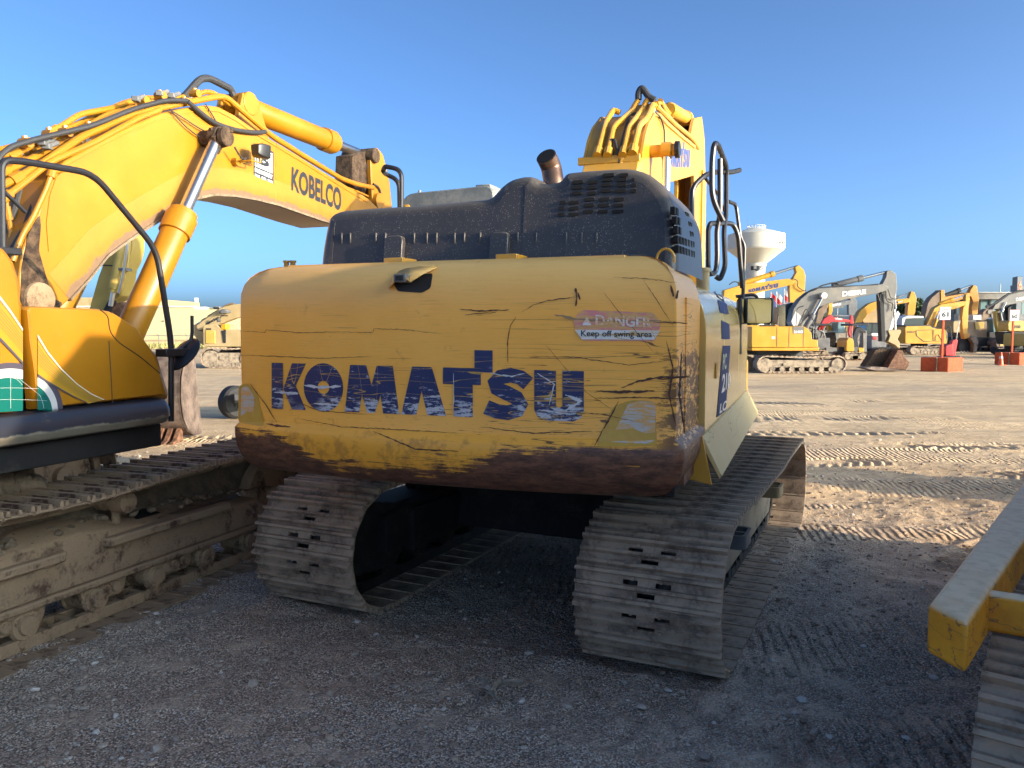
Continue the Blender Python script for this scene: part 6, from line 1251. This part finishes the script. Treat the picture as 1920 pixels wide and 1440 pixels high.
# -- tan excavator in the middle distance
f = Far('excavator', 39, 410, 'old tan excavator half hidden behind the counterweight, its boom lowered to the left', 'excavator')
f.track(395, 500, 652, .6, 1.2); f.slab('boom', D8((1150, 640), (1170, 600), (1310, 500), (1560, 325), (1760, 270), (2100, 250), (2200, 420), (1760, 500), (1600, 565), (1380, 645), (1190, 695)), -.3, .3, 'tan'); f.text(None, D8((1312, 612), (1500, 520), (1500, 480), (1312, 575)), -.31, 'letter')
f.slab('arm', D8((1078, 600), (1150, 590), (1180, 690), (1260, 715), (1400, 860), (1400, 960), (1350, 1030), (1290, 960), (1180, 885), (1090, 740)), -.2, .2, 'tan'); f.rod(D8((1335, 480))[0], D8((1110, 600))[0], .55, .08, 'tan'); f.tube('pipe', D8((1330, 470), (1500, 370), (1640, 280), (1760, 255)), .05, 'brown', -.2)
c_ = f.slab('cab', D8((1400, 950), (1395, 640), (1430, 600), (1610, 600), (1700, 690), (2300, 690), (2300, 950)), -1.3, 1.2, 'tan', r=.08); f.slab('side_door', D8((1437, 900), (1437, 690), (1590, 690), (1590, 900)), -1.33, -1.28, 'olive', c_); f.slab('vent', D8((1450, 680), (1450, 658), (1525, 658), (1525, 680)), -1.33, -1.28, 'dark', c_, 0)
f.slab('yellow_box', D8((1675, 680), (1680, 590), (1760, 590), (1760, 680)), -1.3, -.8, 'yel2'); f.slab('dark_bay', D8((1690, 690), (1760, 690), (1760, 890), (1720, 890)), -1.34, -1.2, 'dark'); f.tube('handrail', D8((1640, 560), (1640, 460), (1760, 460)), .025, 'black', -1.1); f.tube('handrail', D8((1540, 560), (1530, 490), (1560, 485), (1560, 560)), .03, 'black', -.6)
m = MB(); a = f.P(*D8((1640, 390))[0]); m.blob((a.x, -.5, a.z), (.3, .2, .12), 1); m.build('boom_lamp', M['dgrey'], f.root)
f.slab('house_base', D8((1410, 955), (1760, 955), (1760, 990), (1420, 990)), -1.3, 1.2, 'tan'); 
# -- dirty arm and bucket behind the bright yellow machine
f = Far('excavator', 13.2, 210, 'olive-yellow excavator, only its hanging arm and brown toothed bucket showing at the left', 'excavator')
ar = f.slab('arm', [(176, 590), (196, 520), (222, 452), (262, 434), (261, 470), (255, 492), (247, 507), (240, 556), (222, 566), (208, 598)], -.2, .2, 'olive')
f.slab('edge_strip', [(249, 440), (258, 438), (256, 490), (243, 556), (236, 558)], -.26, -.2, 'olive', ar); f.rod((254, 432), (228, 575), .82, .075, 'olive', -.36, 'bucket_cylinder'); f.tube('pipe', [(264, 430), (262, 470), (252, 530), (246, 552)], .018, 'chrome', -.42)
f.tube('hose', [(200, 500), (230, 500), (256, 510)], .012, 'rubber', -.3); m = MB(); a = f.P(245, 508); m.box(a.x - .02, a.x + .12, -.42, -.2, a.z - .02, a.z + .02); m.build('pipe_clamp', M['dgrey'], f.root)
f.slab('bucket_linkage', [(214, 596), (224, 572), (240, 566), (252, 576), (246, 592), (228, 612)], -.25, .15, 'rust', bev=.03); f.slab('dark_link', [(205, 590), (222, 560), (232, 566), (220, 590)], -.3, -.2, 'dark')
f.slab('boom', [(-200, 520), (-100, 460), (60, 440), (150, 410), (250, 420), (262, 440), (160, 470), (60, 500), (-100, 560)], -.25, .25, 'olive', bev=.03)
f.slab('house', [(-520, 700), (-520, 500), (-180, 500), (-180, 700)], -1.3, 1.3, 'olive'); f.track(-560, -150, 700, .6, 1.2)
m = MB(); sec_b = [(.0, 1.52), (.22, 1.50), (.50, 1.38), (.66, 1.10), (.70, .78), (.62, .42), (.42, .18), (.10, .06), (-.25, .04)]
xa, xb = f.P(236, 600).x, f.P(329, 600).x
m.loft([[(x, .75 - a, z) for a, z in sec_b] + [(x, .78 - a * .93, z * .97 + .02) for a, z in reversed(sec_b)] for x in np.linspace(xa, xb, 2)])
bk = m.build('bucket', M['bucket'], f.root, .01, 40);
for x in (xa, xb - .03): m = MB(); m.prism([(.75 - a, z) for a, z in sec_b] + [(.85, .8)], x, x + .03, 0); m.build('bucket_side', M['bucket'], bk)
for k in range(5):
    x = xa + .12 + k * (xb - xa - .24) / 4; m = MB(); m.loft([[(x - .05, .35, .10), (x + .05, .35, .10), (x + .05, .35, .02), (x - .05, .35, .02)], [(x - .035, -.02, .03), (x + .035, -.02, .03), (x + .035, -.02, -.02), (x - .035, -.02, -.02)]]); m.prism([(.45, .36), (.36, .10), (.20, .02), (.05, .0), (.3, .25)], x - .04, x + .04, 0); m.build('tooth', M['rust'], bk, .008)
# -- wheel behind the counterweight's left edge
f = Far('trailer', 17, 435, 'small dark trailer whose rubber tyre peeps out at the left edge of the counterweight', 'trailer')
def wheel(x, par):
    R_ = .35; m = MB(); m.lathe((x - .10, .08, R_), (.8, -.6, 0), [(0, .16), (0, R_ * .86), (.04, R_), (.22, R_), (.26, R_ * .86), (.26, .16)], 32); w_ = m.build('tyre', M['dark'], par); m = MB(); m.lathe((x + .08, -.055, R_), (.8, -.6, 0), [(-.02, .18), (.0, .13), (.03, .09), (.05, .06), (.05, 0)], 20)
    for k in range(8): a = k * math.tau / 8; m.cyl((x + .09 + .06 * math.sin(a), -.07 + .08 * math.sin(a), R_ + .10 * math.cos(a)), (x + .13 + .06 * math.sin(a), -.10 + .08 * math.sin(a), R_ + .10 * math.cos(a)), .015, n=6)
    m.build('rim', M['black'], w_)
wheel(f.P(436, 600).x, f.root); wheel(f.P(430, 600).x + 1.5, f.root); m = MB(); xx = f.P(436, 600).x; m.box(xx + .3, xx + 1.3, -.9, 1.2, .45, .6); m.cyl((xx, 0, .35), (xx + 1.5, 0, .35), .05); m.build('trailer_bed', M['dgrey'], f.root, .02)
# -- scrap of cloth on the ground
p = gz(925, 1302); rs = random.Random(5); cl_ = empty('cloth_scrap', (p[0], p[1], .015)); tag(cl_, 'crumpled dusty grey-brown scrap of torn cloth on the shaded ground', 'cloth scrap')
m = MB()
def strip(path, w0, w1):
    R_ = []; n_ = len(path)
    for i, (x, y, z) in enumerate(path):
        w_ = w0 + (w1 - w0) * i / (n_ - 1); R_.append([(x - w_ * math.cos(i * .7), y - w_ * .5, z + rs.uniform(0, .012)), (x, y, z + .012 + rs.uniform(0, .014)), (x + w_, y + w_ * .4 * math.sin(i), z + rs.uniform(0, .012)), (x + w_ * .3, y - w_ * .2, z - .012)])
    m.loft(R_)
strip([(-.075, .10, .02), (-.060, .05, .03), (-.040, .0, .025), (-.015, -.05, .02), (.015, -.10, .01), (.025, -.13, .004)], .016, .020); strip([(-.01, -.06, .02), (.005, .0, .03), (.03, .05, .035), (.07, .055, .025), (.12, .07, .015), (.15, .09, .008)], .018, .024); strip([(-.05, .0, .02), (-.03, -.03, .03), (0, -.05, .02)], .028, .024)
m.build('cloth_fold', M['scrap'], cl_, ang=20)
# ---- body, arm and boom of the machine at the right edge (unseen; added and sized to throw the foreground shade)
def rl(x, y, z): return RF.loc((x, y, z))
def rbox(cx, cy, L, W, z0, z1, name, mat, par, bev=.05):
    c, s = math.cos(rad(38)), math.sin(rad(38)); P = []
    for z in (z0, z1):
        for a, b in ((-W / 2, -L / 2), (W / 2, -L / 2), (W / 2, L / 2), (-W / 2, L / 2)): P.append(RF.loc((cx + a * c + b * s, cy - a * s + b * c, z)))
    m = MB(); m.hexa(P); return m.build(name, mat, par, bev)
rbox(6.2, 3.0, 4.8, 2.8, .3, 3.4, 'house_body', M['yel'], rt); rbox(4.9, 2.6, 1.7, 1.0, 1.2, 3.45, 'cab', M['glass'], rt)
m = MB(); m.prism([(0, 0), (0, .01), (.01, 0)], 0, .01, 0)
P = [rl(7.6, 5.2, 2.0), rl(8.6, 6.6, 3.0), rl(9.6, 7.9, 2.6)]; m = MB(); m.tube(fillet(P, .4, 5), .26, 8); m.build('boom', M['yel'], rt); m = MB(); m.tube([rl(9.6, 7.9, 2.6), rl(9.2, 8.0, 1.2)], .18, 8); m.build('arm', M['yel'], rt)
rbox(9.0, 8.0, 1.4, 1.5, 0, 1.25, 'bucket', M['rust'], rt, .1); rbox(7.9, 5.4, 4.4, .7, .05, .8, 'crawler_track', M['steel'], rt, .1)  # unseen low boxes, sized to shade the ground at the right
f = Frame(5.6, -1.8, rad(38)); pk = f.empty('excavator'); tag(pk, 'added yellow excavator shape, unseen beside the camera, placed to shade the foreground', 'excavator')  # unseen machine shape, added to shade the foreground and the left excavator
m = MB(); m.box(-1.35, 1.35, -2.6, 1.5, .6, 3.85); m.build('house_body', M['yel'], pk, .1); m = MB(); m.box(-1.35, -.4, .4, 2.1, 1.2, 3.3); m.build('cab', M['glass'], pk, .08)
m = MB(); 
for s_ in (-1, 1): m.prism(rpoly([(-2.2, .03), (2.2, .03), (2.2, .95), (-2.2, .95)], .42, 6), s_ * 1.2 - .3, s_ * 1.2 + .3, 0)
m.box(-1, 1, -.8, .8, .4, 1.05); m.build('crawler_track', M['steel'], pk)
# ================================================================ ground
def vnoise(X, Y, s, seed):
    rs = np.random.RandomState(seed); T = rs.rand(256, 256); u = X / s; v = Y / s; i = np.floor(u).astype(int); j = np.floor(v).astype(int)
    a = u - i; b = v - j; a = a * a * (3 - 2 * a); b = b * b * (3 - 2 * b); g = lambda p, q: T[p % 256, q % 256]
    return (g(i, j) * (1 - a) + g(i + 1, j) * a) * (1 - b) + (g(i, j + 1) * (1 - a) + g(i + 1, j + 1) * a) * b
def axis(lo, a, b, hi, d, grow=1.06):
    c = list(np.arange(a, b, d)); s = d; x = b
    R = []
    while x < hi: R.append(x); s *= grow; x += s
    R.append(hi); s = d; x = a; L = []
    while x > lo: s *= grow; x -= s; L.append(max(x, lo))
    return np.array(sorted(set(L)) + c + R)
gx = axis(-900, -5.5, 7.5, 900, .028); gyv = axis(-60, 2.0, 13.0, 2200, .028)
X, Y = np.meshgrid(gx, gyv); fade = np.clip((120 - Y) / 100, 0, 1) * np.clip((60 - abs(X)) / 40, 0, 1)
H = (vnoise(X, Y, 2.7, 1) - .5) * .05 + (vnoise(X, Y, .9, 2) - .5) * .022
near = np.clip((14 - Y) / 5, 0, 1)
H += near * ((vnoise(X, Y, .31, 3) - .5) * .028 + (vnoise(X, Y, .11, 4) - .5) * .020 + (vnoise(X, Y, .058, 5) - .5) * .012)
rg = 1 - abs(2 * vnoise(X * .5 + Y * .9, Y * .4 - X * .35, .45, 8) - 1); H += near * rg ** 3 * .018 * np.clip(vnoise(X, Y, 1.9, 9) * 2 - .6, 0, 1)
mid = np.clip((60 - Y) / 20, 0, 1); H += mid * (vnoise(X * .25, Y, .75, 6) - .5) * .05 * np.clip((Y - 6) / 3, 0, 1)
def treads(cx, cy, yaw, L, W, pitch, dep, curve=0.):
    """a band of cleat prints pressed by a crawler or tyre"""
    global H
    c, s = math.cos(yaw), math.sin(yaw); U = (X - cx) * s + (Y - cy) * c; V = (X - cx) * c - (Y - cy) * s - curve * U * U
    k = np.clip((W / 2 - abs(V)) / .06, 0, 1) * np.clip((L / 2 - abs(U)) / .15, 0, 1) * np.clip(vnoise(X + cx, Y, .55, 21) * 2.6 - .45, .05, 1); U = U + (vnoise(X, Y, .35, 22) - .5) * .09
    H += k * (-.3 * dep + dep * np.clip(np.sin((U + abs(V) * .55) / pitch * 2 * math.pi) * 1.4, -1, 1)); H += dep * .8 * np.exp(-((abs(V) - W / 2 - .05) / .05) ** 2) * np.clip((L / 2 - abs(U)) / .15, 0, 1)
treads(5.4, 7.5, rad(62), 4.6, .62, .23, .026, .05); treads(4.8, 11.4, rad(84), 1.5, .6, .17, .02); treads(8.2, 10.3, rad(95), 3.6, .6, .18, .022, .03)
for q in ((6, 14.5, 88, 4, .5), (10.5, 13, 92, 5, .6), (8, 17, 85, 7, .5), (14, 16, 96, 6, .6), (5, 20, 88, 6, .6), (13, 21, 90, 8, .6), (9, 26, 92, 12, .7), (17, 25, 86, 9, .6), (7, 12.9, 100, 2.5, .5), (-5.6, 11, 80, 5, .5), (-7, 14, 95, 6, .6)):
    treads(q[0], q[1], rad(q[2]), q[3], q[4], .22, .028)
treads(.3, 4.1, rad(118), 3.0, .8, .2, .018, .1); treads(1.9, 3.6, rad(100), 3.2, .7, .21, .010)
H = H * fade - .004
# ground pressed flat where the crawlers stand
me = bpy.data.meshes.new('ground'); V = np.stack([X, Y, H], -1).reshape(-1, 3); ny, nx = X.shape
idx = np.arange(nx * ny).reshape(ny, nx); F_ = np.stack([idx[:-1, :-1], idx[:-1, 1:], idx[1:, 1:], idx[1:, :-1]], -1).reshape(-1, 4)
me.vertices.add(len(V)); me.vertices.foreach_set('co', V.astype(np.float32).ravel()); me.loops.add(F_.size); me.loops.foreach_set('vertex_index', F_.astype(np.int32).ravel())
me.polygons.add(len(F_)); me.polygons.foreach_set('loop_start', np.arange(0, F_.size, 4, dtype=np.int32)); me.polygons.foreach_set('loop_total', np.full(len(F_), 4, dtype=np.int32)); me.update(calc_edges=True)
me.polygons.foreach_set('use_smooth', [True] * len(F_)); me.materials.append(M['ground']); g = bpy.data.objects.new('ground', me); col.objects.link(g); tag(g, kind='structure')
def gh(x, y):
    i = min(max(int(np.searchsorted(gx, x)), 0), nx - 1); j = min(max(int(np.searchsorted(gyv, y)), 0), ny - 1); return float(H[j, i])
# loose stones
def stones(name, n, region, r0, r1, mat, seed):
    rs = np.random.RandomState(seed); t = (1 + 5 ** .5) / 2
    ico = np.array([(-1, t, 0), (1, t, 0), (-1, -t, 0), (1, -t, 0), (0, -1, t), (0, 1, t), (0, -1, -t), (0, 1, -t), (t, 0, -1), (t, 0, 1), (-t, 0, -1), (-t, 0, 1)]) / math.sqrt(1 + t * t)
    fs = np.array([(0, 11, 5), (0, 5, 1), (0, 1, 7), (0, 7, 10), (0, 10, 11), (1, 5, 9), (5, 11, 4), (11, 10, 2), (10, 7, 6), (7, 1, 8), (3, 9, 4), (3, 4, 2), (3, 2, 6), (3, 6, 8), (3, 8, 9), (4, 9, 5), (2, 4, 11), (6, 2, 10), (8, 6, 7), (9, 8, 1)])
    V, F = [], []; k = 0
    while k < n:
        x, y = region(rs)
        r = r0 + (r1 - r0) * rs.rand() ** 3; sc_ = np.array([1 + rs.rand() * .6, 1, .45 + .4 * rs.rand()]) * r; a = rs.rand() * 6.3
        p = ico * (1 + (rs.rand(12, 1) - .5) * .5) * sc_; p = np.stack([p[:, 0] * math.cos(a) - p[:, 1] * math.sin(a), p[:, 0] * math.sin(a) + p[:, 1] * math.cos(a), p[:, 2]], 1) + (x, y, gh(x, y) + r * .25)
        V.append(p); F.append(fs + 12 * k); k += 1
    me = bpy.data.meshes.new(name); me.from_pydata(np.concatenate(V).tolist(), [], np.concatenate(F).tolist()); me.materials.append(mat); o = bpy.data.objects.new(name, me); col.objects.link(o); return o
def stonemat(name, a, b, pale=.95):
    t = NT(name); i = t.t.nodes.new('ShaderNodeNewGeometry').outputs['Random Per Island']; c = t.mix(i, a, b); c = t.mix(t.step(i, pale, pale + .02), c, (.58, .53, .46)); return t.fin(c, .9)
def reg(rs):
    y = 2.5 + 6.5 * rs.rand() ** 1.5; return (rs.rand() * 1.5 - .78) * y * .98, y
tag(stones('loose_gravel', 15000, reg, .003, .010, stonemat('grey_gravel', (.20, .175, .15), (.46, .41, .35)), 5), 'loose grey gravel scattered over the shaded ground between the machines', 'gravel', kind='stuff')
tag(stones('larger_stones', 900, lambda rs: ((rs.rand() * 1.5 - .78) * (q := 2.6 + 12 * rs.rand() ** 1.2) * .98, q), .009, .030, stonemat('pale_stones', (.26, .21, .165), (.55, .47, .38), .72), 12), 'scattered larger stones lying on the dirt around the machines', 'stones', kind='stuff')
tag(stones('dirt_clods', 9000, lambda rs: ((rs.rand() * 1.5 - .78) * (q := 2.5 + 11 * rs.rand() ** 1.3) * .98, q), .003, .020, stonemat('brown_clods', (.22, .165, .12), (.44, .34, .25)), 9), 'brown dirt clods and small stones lying on the churned ground', 'dirt', kind='stuff')
